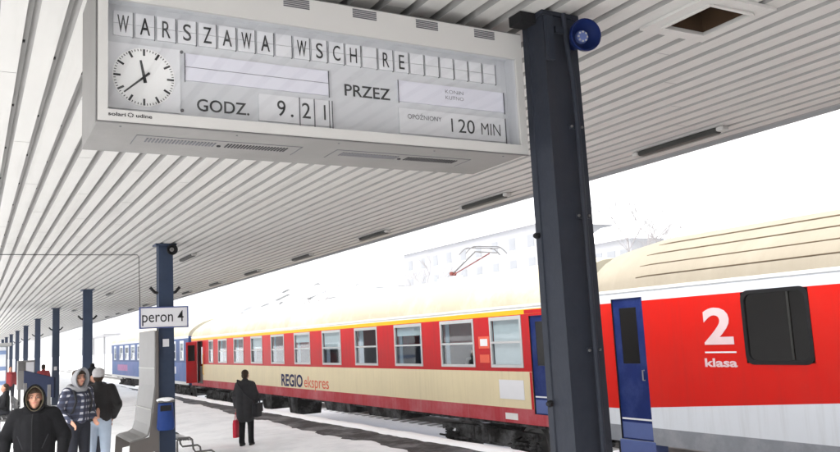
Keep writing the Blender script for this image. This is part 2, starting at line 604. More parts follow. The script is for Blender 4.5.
b = MB()
rnd = random.Random(5)
grid = []
y = -8.0
while y < 120:
    e = 0.05 * vnoise(y, 1.3, 3.0) + rnd.uniform(-.02, .02)
    x0_ = 8.12 + e
    hgt = .025 + .012 * vnoise(y, 2.1, .5)
    grid.append([(x0_, y, -.028), (x0_ + .07, y, hgt * .7), (8.32, y, hgt), (EDGE, y, hgt * .8), (EDGE + .025 + .02 * vnoise(y, 3.3, 1.), y, -.05), (EDGE + .004, y, -.12)])
    y += .2 if y < 40 else 1.0
for j in range(len(grid) - 1):
    for i in range(5):
        b.face([grid[j][i], grid[j][i + 1], grid[j + 1][i + 1], grid[j + 1][i]], snow_clean)
tag(b.build('snow', smooth=True, merge=True), 'narrow ridge of white snow left along the platform edge beside the train', 'snow', kind='stuff')

# ================================================================ CANOPY
CZ = 4.05
CX0, CX1 = -1.0, 7.1
CY0, CY1 = -12.0, 112.0
can = thing('platform_canopy', 'long white ribbed canopy roof over the snowy platform', 'canopy', (3.15, 3.8, 0))
# ribbed sheet: flat strip .14, upstand, recess, sloped return; an opening is left for the hatch
HX0, HX1, HY0, HY1 = 3.93, 4.32, 3.18, 3.58
b = MB()
prof = []
x = CX0
PITCH = 0.2
ph = 0.244 - math.floor((0.244 - CX0) / PITCH) * PITCH
x = ph - PITCH
while x < CX1:
    prof.append(x)
    x += PITCH
segs_y = [CY0, HY0, HY1] + [6 + 6 * i for i in range(18)] + [CY1]
for x in prof:
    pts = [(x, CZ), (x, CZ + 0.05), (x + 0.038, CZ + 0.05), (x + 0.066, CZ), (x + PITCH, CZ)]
    for k in range(4):
        (xa, za), (xb, zb) = pts[k], pts[k + 1]
        xa, xb = min(max(xa, CX0), CX1), min(max(xb, CX0), CX1)
        if xb - xa < 1e-6 and k != 0:
            continue
        for j in range(len(segs_y) - 1):
            ya, yb = segs_y[j], segs_y[j + 1]
            if (ya, yb) == (HY0, HY1) and xb > HX0 and xa < HX1:
                for (p, q) in ((xa, min(xb, HX0)), (max(xa, HX1), xb)):
                    if q - p > 1e-4 and za == zb:
                        b.face([(p, ya, za), (q, ya, zb), (q, yb, zb), (p, yb, za)], ceil_white)
                continue
            b.face([(xa, ya, za), (xb, ya, zb), (xb, yb, zb), (xa, yb, za)], (ceil_groove_shade, ceil_shade_and_joint, ceil_shade_and_joint, ceil_white)[k])
    # butt joints of the sheets, staggered from strip to strip
    y = CY0 + 1.5 + ((round(x / PITCH) * 37) % 11) * 0.5
    while y < 60:
        if x + PITCH < CX1 and x > CX0 and not (x + PITCH > HX0 - .12 and x < HX1 + .12 and HY0 - .2 < y < HY1 + .2):
            b.box(x + .068, x + PITCH - .002, y, y + .004, CZ - .002, CZ - .0005, ceil_shade_and_joint)
        y += 5.5
    # screws in the recess
    y = CY0 + 0.7 + (hash(round(x * 10)) % 7) * 0.13
    while y < 30:
        if 0 < y and not (HX0 - .2 < x < HX1 + .1 and HY0 - .1 < y < HY1 + .1):
            b.box(x + 0.008, x + 0.022, y, y + 0.022, CZ + 0.036, CZ + 0.049, lamp_dark)
        y += 1.5
ceil = b.build('ceiling_sheet', can)
b = MB()
b.box(CX0, CX1, CY0, CY1, CZ + 0.3, CZ + 0.34, concrete)
b.build('roof_deck', can)
b = MB()
b.box(CX1 + 0.002, CX1 + 0.05, CY0, CY1, CZ - 0.03, CZ + 0.36, fascia_m)
b.box(CX0 - 0.05, CX0 - 0.002, CY0, CY1, CZ - 0.03, CZ + 0.36, fascia_m)
b.box(CX0, CX1, CY0 - 0.05, CY0 - 0.002, CZ - 0.03, CZ + 0.36, fascia_m)
b.box(CX0, CX1, CY1 + 0.002, CY1 + 0.05, CZ - 0.03, CZ + 0.36, fascia_m)
b.build('fascia', can)
b = MB()
for i in range(60):
    ya = CY0 + i * (CY1 - CY0) / 60
    yb = CY0 + (i + 1) * (CY1 - CY0) / 60
    b.face([(CX0, ya, CZ + 0.343), (CX1, ya, CZ + 0.343), (CX1, yb, CZ + 0.343), (CX0, yb, CZ + 0.343)], snow_clean)
b.build('roof_snow', can)
# hatch
b = MB()
f = 0.1
b.box(HX0 - f, HX0, HY0 - f, HY1 + f, CZ - 0.022, CZ - 0.002, ceil_white)
b.box(HX1, HX1 + f, HY0 - f, HY1 + f, CZ - 0.022, CZ - 0.002, ceil_white)
b.box(HX0, HX1, HY0 - f, HY0, CZ - 0.022, CZ - 0.002, ceil_white)
b.box(HX0, HX1, HY1, HY1 + f, CZ - 0.022, CZ - 0.002, ceil_white)
for (a, c, d, e) in ((HX0 - .012, HX0 + .012, HY0, HY1), (HX1 - .012, HX1 + .012, HY0, HY1), (HX0 + .012, HX1 - .012, HY0 - .012, HY0 + .012), (HX0 + .012, HX1 - .012, HY1 - .012, HY1 + .012)):
    b.box(a, c, d, e, CZ - 0.034, CZ - 0.023, ceil_white)
b.build('hatch_frame', can)
b = MB()
z0, z1 = CZ + 0.001, CZ + 0.28
b.face([(HX0, HY0, z1), (HX1, HY0, z1), (HX1, HY1, z1), (HX0, HY1, z1)], brown_in)
for (p, q) in (((HX0, HY0), (HX1, HY0)), ((HX1, HY0), (HX1, HY1)), ((HX1, HY1), (HX0, HY1)), ((HX0, HY1), (HX0, HY0))):
    b.face([(*p, z0), (*q, z0), (*q, z1), (*p, z1)], brown_in)
b.build('hatch_shaft', can)
# far end wall of the roof void is closed by the fascia

# ---------------------------------------------------------------- pillars
PW, PD = 0.26, 0.21
PX = 3.165
ys_p = [3.805, 15.41, 26.8, 37.3, 47.8, 58.3, 68.9, 79.4, 89.9, 100.4]
labels_p = ['big dark steel pillar beside the departure board, nearest of the row',
            'dark blue pillar carrying the peron 4 sign and bin',
            'blue pillar with white notice behind the plaid jacket and beanie',
            'slim blue pillar beyond the dark tilted panel, fourth of the row',
            'slim blue pillar beside the far red jacket, fifth of the row',
            'small far pillar, sixth of the row', 'small far pillar, seventh of the row',
            'tiny far pillar, eighth of the row', 'tiny far pillar, ninth of the row', 'tiny farthest pillar at the end of the row']


def pillar(y, label, m, near=False):
    t = thing('canopy_pillar', label, 'pillar', (PX, y, 0), 'pillars holding up the canopy')
    b = MB()
    x0, x1, y0, y1 = PX - PW / 2, PX + PW / 2, y - PD / 2, y + PD / 2
    # welded I-section turned sideways: two flange plates (+-y) and a boxed web, slightly tapered
    tp = 0.018
    g = 0.012
    rings = []
    for z, k in ((-0.02, tp), (CZ, 0)):
        a0, a1, c0, c1 = x0 - k * .3, x1 + k, y0 - k, y1 + k
        fl = 0.05
        ins = 0.022
        rings.append([(a0, c0, z), (a1, c0, z), (a1, c0 + fl, z), (a1 - ins, c0 + fl + .005, z), (a1 - ins, c1 - fl - .005, z), (a1, c1 - fl, z), (a1, c1, z), (a0, c1, z),
                      (a0, c1 - fl, z), (a0 + ins * .4, c1 - fl - .005, z), (a0 + ins * .4, c0 + fl + .005, z), (a0, c0 + fl, z)])
    b.loft(rings, m, True, True)
    b.build('shaft', t)
    b = MB()
    hp = .015 if near else .06
    b.box(x0 - hp, x1 + hp, y0 - hp, y1 + hp, CZ - 0.03, CZ - 0.003, m)
    b.build('head_plate', t)
    b = MB()
    b.box(x0 - 0.08, x1 + 0.08, y0 - 0.08, y1 + 0.08, -0.02, 0.02, dark_steel)
    for sx in (x0 - .05, x1 + .05):
        for sy in (y0 - .05, y1 + .05):
            b.lathe((sx, sy, 0.02), (0, 0, 1), [(0, .018), (.03, .018), (.03, .001)], dark_steel, 6)
    b.build('base_plate', t)
    if not near:
        for s in (-1, 1):
            b = MB()
            xx = x0 if s < 0 else x1
            b.tube([(xx, y - .02, 3.13), (xx + s * .06, y - .02, 3.15), (xx + s * .14, y - .02, 3.24)], 0.028, black_m, 8)
            b.build('bracket', t)
        if y < 40:
            b = MB()
            b.box(PX - .02 - .05, PX - .02 + .06, y0 - .03, y0 - .021, 2.14 if y < 20 else 1.45, 2.28 if y < 20 else 1.6, sign_white)
            b.build('notice', t)
    else:
        # conduit with clamps down the camera-facing flange
        b = MB()
        cxp = PX + 0.045
        b.tube([(cxp, y0 - .042, -0.02), (cxp, y0 - .042, 3.35), (cxp - .006, y0 - .042, 3.6), (cxp - .03, y0 - .042, 3.8), (cxp - .045, y0 - .042, 4.03)], 0.016, pillar_m, 10)
        for z in (0.5, 1.1, 1.95, 2.75, 3.3):
            b.box(cxp - .05, cxp + .05, y0 - .032, y0 - .02, z, z + .03, m)
            b.lathe((cxp - .04, y0 - .032, z + .015), (0, -1, 0), [(0, .008), (.01, .008), (.01, .001)], dark_steel, 6)
            b.lathe((cxp + .04, y0 - .032, z + .015), (0, -1, 0), [(0, .008), (.01, .008), (.01, .001)], dark_steel, 6)
        b.build('conduit', t, smooth=True)
        b = MB()
        b.lathe((x0 - .002, y1 - .02, 2.67), (-1, 0, 0), [(0, .02), (.02, .02), (.035, .012), (.035, .001)], black_m, 8)
        b.lathe((x0 - .002, y1 - .03, 1.66), (-1, 0, 0), [(0, .02), (.02, .02), (.035, .012), (.035, .001)], black_m, 8)
        b.build('bolt', t)
        b = MB()
        b.box(x0 - .012, x0 + .04, y0 - .05, y0 - .022, 3.72, 4.0, m)
        b.box(x0 + .06, x1 - .02, y0 - .045, y0 - .022, 3.9, 3.94, m)
        b.box(x0 - .13, x0 - .014, y0 + .05, y1 - .04, CZ - .07, CZ - .006, black_m)
        b.build('bracket', t)
    return t


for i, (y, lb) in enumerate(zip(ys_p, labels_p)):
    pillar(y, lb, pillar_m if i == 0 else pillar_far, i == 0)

# ---------------------------------------------------------------- loudspeakers (round horns)
def speaker(c, axis, r, m, label):
    t = thing('loudspeaker', label, 'loudspeaker', c, 'loudspeakers on the pillars')
    b = MB()
    b.lathe(c, axis, [(-.11, .03), (-.11, r * .55), (-.02, r * .62), (0.05, r), (.075, r), (.075, r * .93), (.03, r * .8), (.0, r * .45), (.0, .001)], m, 28)
    b.build('horn', t, smooth=True)
    ax = Vector(axis).normalized()
    b = MB()
    cc = Vector(c) + ax * .005
    b.lathe(cc, axis, [(0, r * .42), (.02, r * .38), (.03, r * .2), (.03, .001)], dark_steel if m is not horn_blue else blue_low, 20)
    for k in range(8):
        a = ax.orthogonal().normalized()
        a.rotate(Matrix.Rotation(k * math.pi / 4, 3, ax))
        b.lathe(cc + a * r * .28 + ax * .02, axis, [(0, .007), (.008, .007), (.008, .001)], lamp_pale, 6)
    b.build('grille', t, smooth=True)
    b = MB()
    e = Vector(c) - ax * .1
    b.tube([e, e + Vector((-.03, .03, .1)), (e.x - .05, e.y + .05, CZ - .002)], .016, dark_steel, 8)
    b.build('bracket', t)
    return t


speaker((3.24, 3.6, 3.865), (-.25, -1, -.12), 0.1, horn_blue, 'round blue loudspeaker at the top of the big near pillar')
speaker((3.25, 15.2, 3.93), (.0, -1, -.15), 0.1, black_m, 'round black loudspeaker above the peron 4 sign')

# ---------------------------------------------------------------- strip lights along the canopy edge
def strip_light(x, yc, label):
    t = thing('strip_light', label, 'ceiling light', (x, yc, CZ), 'strip lights under the canopy')
    b = MB()
    b.box(x - .05, x + .05, yc - .55, yc + .55, CZ - .06, CZ - .004, lamp_dark, .012)
    b.build('housing', t)
    for s in (-1, 1):
        b = MB()
        b.box(x - .05, x + .05, *(sorted((yc + s * .552, yc + s * .64))), CZ - .05, CZ - .004, lamp_pale, .01)
        b.build('end_cap', t)
    return t


ords = ['first', 'second', 'third', 'fourth', 'fifth', 'sixth', 'seventh', 'eighth', 'ninth', 'tenth', 'eleventh', 'twelfth']
sl = strip_light(6.62, 5.97, 'unlit dark strip light under the canopy edge, first and largest right of the big pillar')
for i in range(1, 12):
    dup(sl, (6.62, 5.97 + 3.77 * i, CZ), 'unlit dark strip light along the canopy edge, %s counted from the right' % ords[i])
for i, yc in enumerate((17.4, 28.5, 39.0)):
    dup(sl, (4.05, yc, CZ), ['small dark strip light high on the ceiling right of the peron 4 pillar', 'tiny dark strip light above the plaid jacket in mid ceiling', 'tiny far strip light in mid ceiling beyond the second pillar'][i])['group'] = 'strip lights in mid ceiling'

# ---------------------------------------------------------------- ceiling conduit to the sign
b = MB()
b.tube([(-.9, 17.0, CZ - .02), (1.5, 17.05, CZ - .02), (2.95, 17.0, CZ - .02), (2.98, 17.0, CZ - .06), (2.98, 16.9, 3.0), (2.98, 16.7, 2.6)], .0075, lamp_dark, 8)
tag(b.build('cable_conduit', smooth=True), 'thin grey cable crossing the ceiling and dropping beside the peron 4 pillar', 'cable')

# ================================================================ DEPARTURE BOARD
BX0, BX1, BY0, BY1, BZ0, BZ1 = 0.506, 3.022, 3.918, 4.56, 3.19, 3.96
bd = thing('departure_board', 'white split flap departure board with round clock hanging from the ceiling', 'departure board', ((BX0 + BX1) / 2, BY0, BZ0))
IX0, IX1, IZ0, IZ1 = 0.548, 2.972, 3.243, 3.80
YB = 4.045   # flap plane
b = MB()
t_ = .012
c = board_case_m
b.box(BX0, BX1, BY0 + .02, BY1, BZ0, BZ0 + t_, c)
b.box(BX0, BX1, BY0 + .02, BY1, BZ1 - t_, BZ1, c)
b.box(BX0, BX0 + t_, BY0 + .02, BY1, BZ0 + t_, BZ1 - t_, c)
b.box(BX1 - t_, BX1, BY0 + .02, BY1, BZ0 + t_, BZ1 - t_, c)
b.box(BX0 + t_, BX1 - t_, BY1 - t_, BY1, BZ0 + t_, BZ1 - t_, c)
# service flap outlines, screws and louvres on the underside
for (xa, xb) in ((.72, 1.62), (1.83, 2.75)):
    for (p, q, r_, s_) in ((xa, xb, 4.16, 4.164), (xa, xa + .004, 4.164, 4.36), (xb - .004, xb, 4.164, 4.36)):
        b.box(p, q, r_, s_, BZ0 - .002, BZ0, ink_soft)
    n = 44
    for k in range(n):
        x = xa + .06 + k * (xb - xa - .12) / n
        if abs(k - n / 2) < 1.6:
            continue
        b.box(x, x + .008, 4.21, 4.29, BZ0 - .003, BZ0, ink if k > n / 2 else ink_soft)
    b.lathe(((xa + xb) / 2, 4.27, BZ0), (0, 0, -1), [(0, .012), (.006, .01), (.006, .001)], ink, 10)
for x in (.62, 1.2, 1.78, 2.4, 2.9):
    b.lathe((x, 4.02, BZ0), (0, 0, -1), [(0, .006), (.003, .005), (.003, .001)], ink_soft, 8)
b.build('case', bd)
b = MB()
fm = board_frame_m
b.box(BX0 - .004, BX1 + .002, BY0, BY0 + .018, BZ0 - .004, IZ0, fm)
b.box(BX0 - .004, BX1 + .002, BY0, BY0 + .018, IZ1, BZ1 + .004, fm)
b.box(BX0 - .004, IX0, BY0, BY0 + .018, IZ0, IZ1, fm)
b.box(IX1, BX1 + .002, BY0, BY0 + .018, IZ0, IZ1, fm)
# black gasket round the outside of the frame
for (p, q, r_, s_) in ((BX0 - .012, BX1 + .003, BZ0 - .01, BZ0 - .005), (BX0 - .012, BX0 - .005, BZ0 - .005, BZ1 + .004), (BX0 - .012, BX1 + .003, BZ1 + .005, BZ1 + .011)):
    b.box(p, q, BY0 + .003, BY0 + .019, r_, s_, dark_steel)
# louvre groups along the top rail
for k in range(6):
    x = .62 + .41 * k
    for j in range(5):
        b.box(x, x + .15, BY0 - .002, BY0, BZ1 - .006 - j * .011 - .007, BZ1 - .006 - j * .011, ink_soft)
b.build('frame', bd)
b = MB()
b.box(IX0 - .02, IX1 + .03, YB + .012, YB + .02, IZ0 - .02, IZ1 + .05, board_in_m)
b.face([(IX0 - .02, BY0 + .02, IZ1 + .05), (IX1 + .03, BY0 + .02, IZ1 + .05), (IX1 + .03, YB + .012, IZ1 + .03), (IX0 - .02, YB + .012, IZ1 + .03)], board_in_m)
b.box(IX1 + .015, IX1 + .02, BY0 + .02, YB + .012, IZ0 - .02, IZ1 + .05, board_in_m)
for x in (1.0, 1.62, 2.35):
    b.lathe((x, BY0 + .07, IZ1 + .04), (0, 0, -1), [(0, .006), (.006, .005), (.006, .001)], ink, 8)
b.build('back_panel', bd)
K = (YB) / 3.95


def bx(x): return x * K
def bz(z): return 2.1 + (z - 2.1) * K
def bfn(x, z, y=YB): return lambda u, v: (bx(x) + u, y - .0035, bz(z) + v)


PT = (2.17 - .625) / 15 * K
msg = 'WARSZAWA WSCH RE       '
for i in range(23):
    xc = bx(.622) + PT * i
    if xc + .05 > IX1 + .01:
        break
    b = MB()
    z0, z1 = bz(3.628), bz(3.752)
    zm = (z0 + z1) / 2
    b.box(xc - .046, xc + .046, YB, YB + .01, z0, zm - .0012, flap_m)
    b.box(xc - .046, xc + .046, YB, YB + .01, zm + .0012, z1, flap_m)
    b.box(xc + .0465, xc + .0495, YB - .002, YB + .01, z0 - .004, z1, ink_soft)
    fl = b.build('flap', bd)
    if msg[i] != ' ':
        text('lettering', msg[i], bfn(.622 + (PT / K) * i, 3.645), ink, fl, height=.089, width=dict(W=.056, A=.05, R=.042, S=.042, Z=.044, C=.046, H=.044, E=.037)[msg[i]], align='CENTER', bold=dict(W=.012, A=.01).get(msg[i], .004))
# the clock
b = MB()
cx_, cz_ = bx(.72), bz(3.428)
b.box(bx(.55), bx(.895), YB + .004, YB + .01, bz(3.262), bz(3.592), flap_m)
clk = b.build('clock', bd)
b = MB()
b.lathe((cx_, YB + .004, cz_), (0, -1, 0), [(0, .152), (.003, .152), (.003, .001)], white_paint, 48)
b.build('dial', clk)
b = MB()
for k in range(60):
    a = k * math.pi / 30
    d = Vector((math.sin(a), 0, math.cos(a)))
    s_ = Vector((math.cos(a), 0, -math.sin(a)))
    ra, wd = (.112, .0055) if k % 5 == 0 else (.136, .002)
    ctr = Vector((cx_, YB - .0005, cz_))
    b.face([ctr + d * ra - s_ * wd, ctr + d * ra + s_ * wd, ctr + d * .147 + s_ * wd, ctr + d * .147 - s_ * wd], ink)
b.build('hour_marks', clk)
for nm, ang, ln, tail, w0 in (('hour_hand', 349, .088, .03, .0085), ('minute_hand', 228, .13, .035, .006)):
    a = R(ang)
    d = Vector((math.sin(a), 0, math.cos(a)))
    s_ = Vector((math.cos(a), 0, -math.sin(a)))
    ctr = Vector((cx_, YB - (.003 if nm == 'hour_hand' else .006), cz_))
    b = MB()
    ring = [ctr - d * tail - s_ * w0, ctr - d * tail + s_ * w0, ctr + d * ln + s_ * w0 * .6, ctr + d * ln - s_ * w0 * .6]
    b.loft([[p + Vector((0, .002, 0)) for p in ring], ring], ink, True, True)
    b.build(nm, clk)
for (x, z) in ((.905, 3.585), (.905, 3.28)):
    b = MB()
    b.lathe((bx(x), YB + .011, bz(z)), (0, -1, 0), [(0, .009), (.006, .008), (.006, .001)], ink_soft, 10)
    b.build('screw', bd)


def panel(x0, x1, z0, z1, m, dividers=(), hmid=False):
    b = MB()
    X0, X1, Z0, Z1 = bx(x0), bx(x1), bz(z0), bz(z1)
    b.box(X0, X1, YB + .002, YB + .011, Z0, Z1, m)
    if hmid:
        b.box(X0, X1, YB, YB + .0018, (Z0 + Z1) / 2 - .001, (Z0 + Z1) / 2 + .001, ink_soft)
    for x in dividers:
        b.box(bx(x) - .002, bx(x) + .002, YB - .004, YB + .0018, Z0 - .012, Z1, ink_soft)
    return b.build('flap_window', bd)


panel(.916, 1.704, 3.438, 3.578, lilac_m, (.918, 1.702), True)
p2 = panel(1.30, 1.725, 3.262, 3.408, flap_m, (1.527, 1.612, 1.700, 1.718))
p3 = panel(2.135, 2.885, 3.452, 3.578, lilac_m, (2.137, 2.883))
p4 = panel(2.135, 2.885, 3.262, 3.412, flap_m, (2.883,))
YT = YB + .0117
text('lettering', 'GODZ.', bfn(.978, 3.286, YT), ink, bd, height=.064, width=.272 * K, bold=.012)
text('lettering', 'PRZEZ', bfn(1.80, 3.452, YT), ink, bd, height=.068, width=.287 * K, bold=.012)
text('lettering', '9', bfn(1.40, 3.296, YB + .003), ink, p2, height=.088, width=.048, bold=.003)
text('lettering', '.', bfn(1.475, 3.296, YB + .003), ink, p2, height=.088, bold=.004)
text('lettering', '2', bfn(1.54, 3.296, YB + .003), ink, p2, height=.088, width=.05, bold=.003)
text('lettering', 'I', bfn(1.667, 3.296, YB + .003), ink, p2, height=.088, width=.0105)
text('lettering', 'KONIN', bfn(2.52, 3.532, YB + .003), ink_soft, p3, height=.023, width=.13, align='CENTER', bold=-.008)
text('lettering', 'KUTNO', bfn(2.52, 3.495, YB + .003), ink_soft, p3, height=.023, width=.13, align='CENTER', bold=-.008)
text('lettering', 'OPÓZNIONY', bfn(2.19, 3.352, YB + .003), ink_soft, p4, height=.028, width=.235, bold=0)
b = MB()
ax_, az_ = bx(2.19) + .235 * .405, bz(3.352) + .031
b.face([(ax_ - .003, YB - .0008, az_), (ax_ - .0005, YB - .0008, az_ - .001), (ax_ + .005, YB - .0008, az_ + .0065), (ax_ + .0015, YB - .0008, az_ + .007)], ink_soft)
b.build('accent', p4)
text('lettering', 'I', bfn(2.486, 3.296, YB + .003), ink, p4, height=.086, width=.0105)
text('lettering', '20', bfn(2.535, 3.296, YB + .003), ink, p4, height=.086, width=.12, bold=.0)
text('lettering', 'MIN', bfn(2.70, 3.296, YB + .003), ink, p4, height=.078, width=.145, bold=-.006)
text('lettering', 'solari', lambda u, v: (.549 + u, BY0 - .001, 3.212 + v), ink, bd, height=.0175, width=.08, bold=.022)
text('lettering', 'udine', lambda u, v: (.676 + u, BY0 - .001, 3.212 + v), ink, bd, height=.0175, width=.075, bold=.022)
b = MB()
for k in range(3):
    a = R(60 * k + 20)
    cxl, czl = .651, 3.221
    for s_ in (0, math.pi):
        p = [(cxl + .015 * math.cos(a + s_ + d_), BY0 - .001, czl + .012 * math.sin(a + s_ + d_)) for d_ in (-.42, .42)]
        q = [(cxl + .009 * math.cos(a + s_ + d_), BY0 - .001, czl + .0075 * math.sin(a + s_ + d_)) for d_ in (.42, -.42)]
        b.face(p + q, ink)
b.build('emblem', bd)
b = MB()
b.face([(IX0 - .001, BY0 + .0195, IZ0 - .003), (IX1 + .001, BY0 + .0195, IZ0 - .003), (IX1 + .001, BY0 + .0195, IZ1 + .003), (IX0 - .001, BY0 + .0195, IZ1 + .003)], pane_board)
b.build('glass', bd)
for x in (.75, 2.44):
    for y in (4.11, 4.4):
        b = MB()
        b.box(x - .025, x + .025, y - .025, y + .025, BZ1 + .002, CZ - .0, dark_steel)
        b.box(x - .06, x + .06, y - .04, y + .04, CZ - .012, CZ - .002, dark_steel)
        b.build('hanger', bd)

# ================================================================ PLATFORM SIGN
sg = thing('platform_sign', 'white peron 4 sign with blue rim on the pillar', 'sign', (3.11, 15.2, 2.47))
SX0, SX1, SZ0, SZ1, SY = 2.672, 3.545, 2.48, 2.872, 15.2
b = MB()
b.box(SX0 + .022, SX1 - .022, SY, SY + .05, SZ0 + .022, SZ1 - .022, sign_white)
b.build('panel', sg)
b = MB()
for (p, q, r_, s_) in ((SX0, SX1, SZ0, SZ0 + .02), (SX0, SX1, SZ1 - .02, SZ1), (SX0, SX0 + .02, SZ0 + .02, SZ1 - .02), (SX1 - .02, SX1, SZ0 + .02, SZ1 - .02)):
    b.box(p, q, SY - .006, SY + .056, r_, s_, sign_blue)
b.build('rim', sg)
text('lettering', 'peron 4', lambda u, v: (SX0 + .045 + u, SY - .002, SZ0 + .115 + v), ink, sg, height=.2, width=.74, bold=.004)
b = MB()
b.box(3.0, 3.04, SY + .052, 15.31, 2.6, 2.66, dark_steel)
b.box(3.28, 3.32, SY + .052, 15.31, 2.6, 2.66, dark_steel)
b.build('bracket', sg)

# ================================================================ STEEL BENCH WITH TALL BACK, BIN, TUBULAR RAIL
bn = thing('steel_bench', 'brushed steel bench with very tall back beside the peron 4 pillar', 'bench', (2.8, 16, 0))
profb = [(2.50, .50), (2.56, .53), (2.72, .555), (2.80, .60), (2.845, .76), (2.87, 1.0), (2.93, 1.45), (2.935, 2.45)]
b = MB()
YA, YE = 15.2, 16.75
for (xo, zo, rev) in ((0, 0, False),):
    front = [[(x, YA, z) for (x, z) in profb], [(x, YE, z) for (x, z) in profb]]
    back = [[(x + .025, YA, z - .02) for (x, z) in profb], [(x + .025, YE, z - .02) for (x, z) in profb]]
    ring0 = front[0] + back[0][::-1]
    ring1 = front[1] + back[1][::-1]
    b.loft([ring0, ring1], steel)
    for a_, b_ in zip(range(len(profb) - 1), range(1, len(profb))):
        for fr, bk in ((front[0], back[0]), (front[1], back[1])):
            b.face([fr[a_], fr[b_], bk[b_], bk[a_]], steel)
b.build('seat', bn)
b = MB()
for y in (YA - .03, YE + .002):
    b = MB()
    pts = [(2.47, .0), (2.50, .485), (2.83, .56), (2.86, .76), (2.90, 1.0), (2.955, 1.45), (2.955, 2.44), (2.995, 2.44), (2.995, 0), (2.93, 0), (2.93, .3), (2.62, .25), (2.6, 0)]
    b.loft([[(x, y, z) for (x, z) in pts], [(x, y + .028, z) for (x, z) in pts]], steel_side, True, True)
    b.build('side_plate', bn)
b = MB()
for z in (1.02, 1.75):
    b.box(2.925 if z > 1.3 else 2.86, 2.934 if z > 1.3 else 2.874, YA, YE, z, z + .02, lamp_pale)
b.build('trim_strip', bn)

tb = thing('litter_bin', 'bright blue litter bin hung on the peron 4 pillar', 'bin', (3.09, 15.1, .7))
b = MB()
rings = []
for z, a in ((.66, .13), (.7, .15), (1.12, .125), (1.14, .11)):
    rings.append([(3.105 + a * 1.05 * math.cos(t), 15.13 + a * .9 * math.sin(t), z) for t in [2 * math.pi * j / 20 for j in range(20)]])
b.loft(rings, bin_blue, True, True)
b.build('body', tb, smooth=True)
b = MB()
b.box(2.99, 3.18, 15.005, 15.03, 1.0, 1.1, black_m)
b.box(2.96, 3.25, 15.0, 15.27, 1.15, 1.185, dark_steel, .008)
b.build('lid', tb)
b = MB()
b.ellipsoid((3.1, 15.13, 1.19), .16, .15, .045, snow_clean, 8)
b.build('snow_cap', tb, smooth=True)

rl = thing('tubular_bench', 'low bent tube bench behind the pillar with the blue bin', 'bench', (3.6, 15.9, 0))
for (y, dx) in ((15.25, 0), (16.3, 0.0)):
    b = MB()
    b.tube([(3.33 + dx, y, 0), (3.33 + dx, y, .42), (3.36 + dx, y, .47), (3.55 + dx, y, .47), (3.6 + dx, y, .43), (3.62 + dx, y, .26), (3.66, y, .2), (3.95, y, .2), (4.0, y, .16), (4.02, y, 0)], .018, dark_steel, 8)
    b.build('leg', rl, smooth=True)
b = MB()
for k in range(6):
    b.tube([(3.36 + k * .04, 15.2, .44 - .002 * k), (3.36 + k * .04, 16.35, .44 - .002 * k)], .009, dark_steel, 6)
b.build('seat', rl)
b = MB()
b.ellipsoid((3.46, 15.8, .455), .1, .5, .03, snow_clean, 8)
b.build('snow_cap', rl, smooth=True)

# ================================================================ LEFT BACKGROUND FURNITURE ON THE PLATFORM
# dark tilted panel on posts
dp = thing('information_panel', 'dark blue tilted panel on posts behind the man in the black hood', 'panel', (1.1, 16, 0))
P0, P1 = Vector((.93, 17.0, 0)), Vector((1.275, 15.0, 0))
b = MB()
nrm = Vector((P1 - P0)).cross(Vector((0, 0, 1))).normalized() * .03
def pnl(p, z): return (p.x, p.y, z)
r1 = [pnl(P0, 1.42), pnl(P1, 1.385), pnl(P1, 1.715), pnl(P0, 1.83)]
b.loft([r1, [tuple(Vector(q) + nrm) for q in r1]], mat('panel_matt_navy', (.012, .015, .028), 1.0, var=.2, spec=0.0), True, True)
b.build('panel', dp)
for k in (.12, .92):
    q = P0.lerp(P1, k) + nrm * 1.9
    b = MB()
    b.box(q.x - .025, q.x + .025, q.y - .025, q.y + .025, -.02, 1.6, dark_steel)
    b.build('leg', dp)

def bench(loc, ln, label):
    x, y = loc
    t = thing('platform_bench', label, 'bench', (x, y, 0), 'dark slatted benches far along the platform')
    b = MB()
    for k in range(4):
        b.box(x - .25 + k * .12, x - .15 + k * .12, y - ln / 2, y + ln / 2, .43, .46, black_m)
    b.build('seat', t)
    b = MB()
    for k in range(3):
        b.box(x + .24, x + .27, y - ln / 2, y + ln / 2, .55 + k * .12, .64 + k * .12, black_m)
    b.build('backrest', t)
    for s in (-1, 1):
        b = MB()
        yy = y + s * (ln / 2 - .2)
        b.box(x - .22, x - .17, yy - .03, yy + .03, -.02, .428, dark_steel)
        b.box(x + .19, x + .235, yy - .03, yy + .03, -.02, .9, dark_steel)
        b.box(x - .168, x + .188, yy - .03, yy + .03, .36, .42, dark_steel)
        b.build('leg', t)
    return t


bench((.95, 26.5), 3.2, 'long dark slatted bench with a person sitting on it, far along the platform')
bench((1.5, 24.6), 2.2, 'dark slatted bench behind the black hooded man, in front of the other bench')

kc = thing('timetable_cabinet', 'grey and white cabinet on legs far down the platform', 'cabinet', (2.1, 38, 0))
b = MB()
b.box(1.76, 2.42, 37.8, 38.3, .72, 1.92, steel, .02)
b.build('body', kc)
b = MB()
b.box(2.08, 2.38, 37.77, 37.797, 1.3, 1.84, sign_white)
b.box(1.8, 2.04, 37.77, 37.797, 1.5, 1.84, dark_steel)
b.build('display', kc)
for x in (1.85, 2.33):
    b = MB()
    b.box(x - .05, x + .05, 37.95, 38.15, -.02, .718, dark_steel)
    b.build('leg', kc)

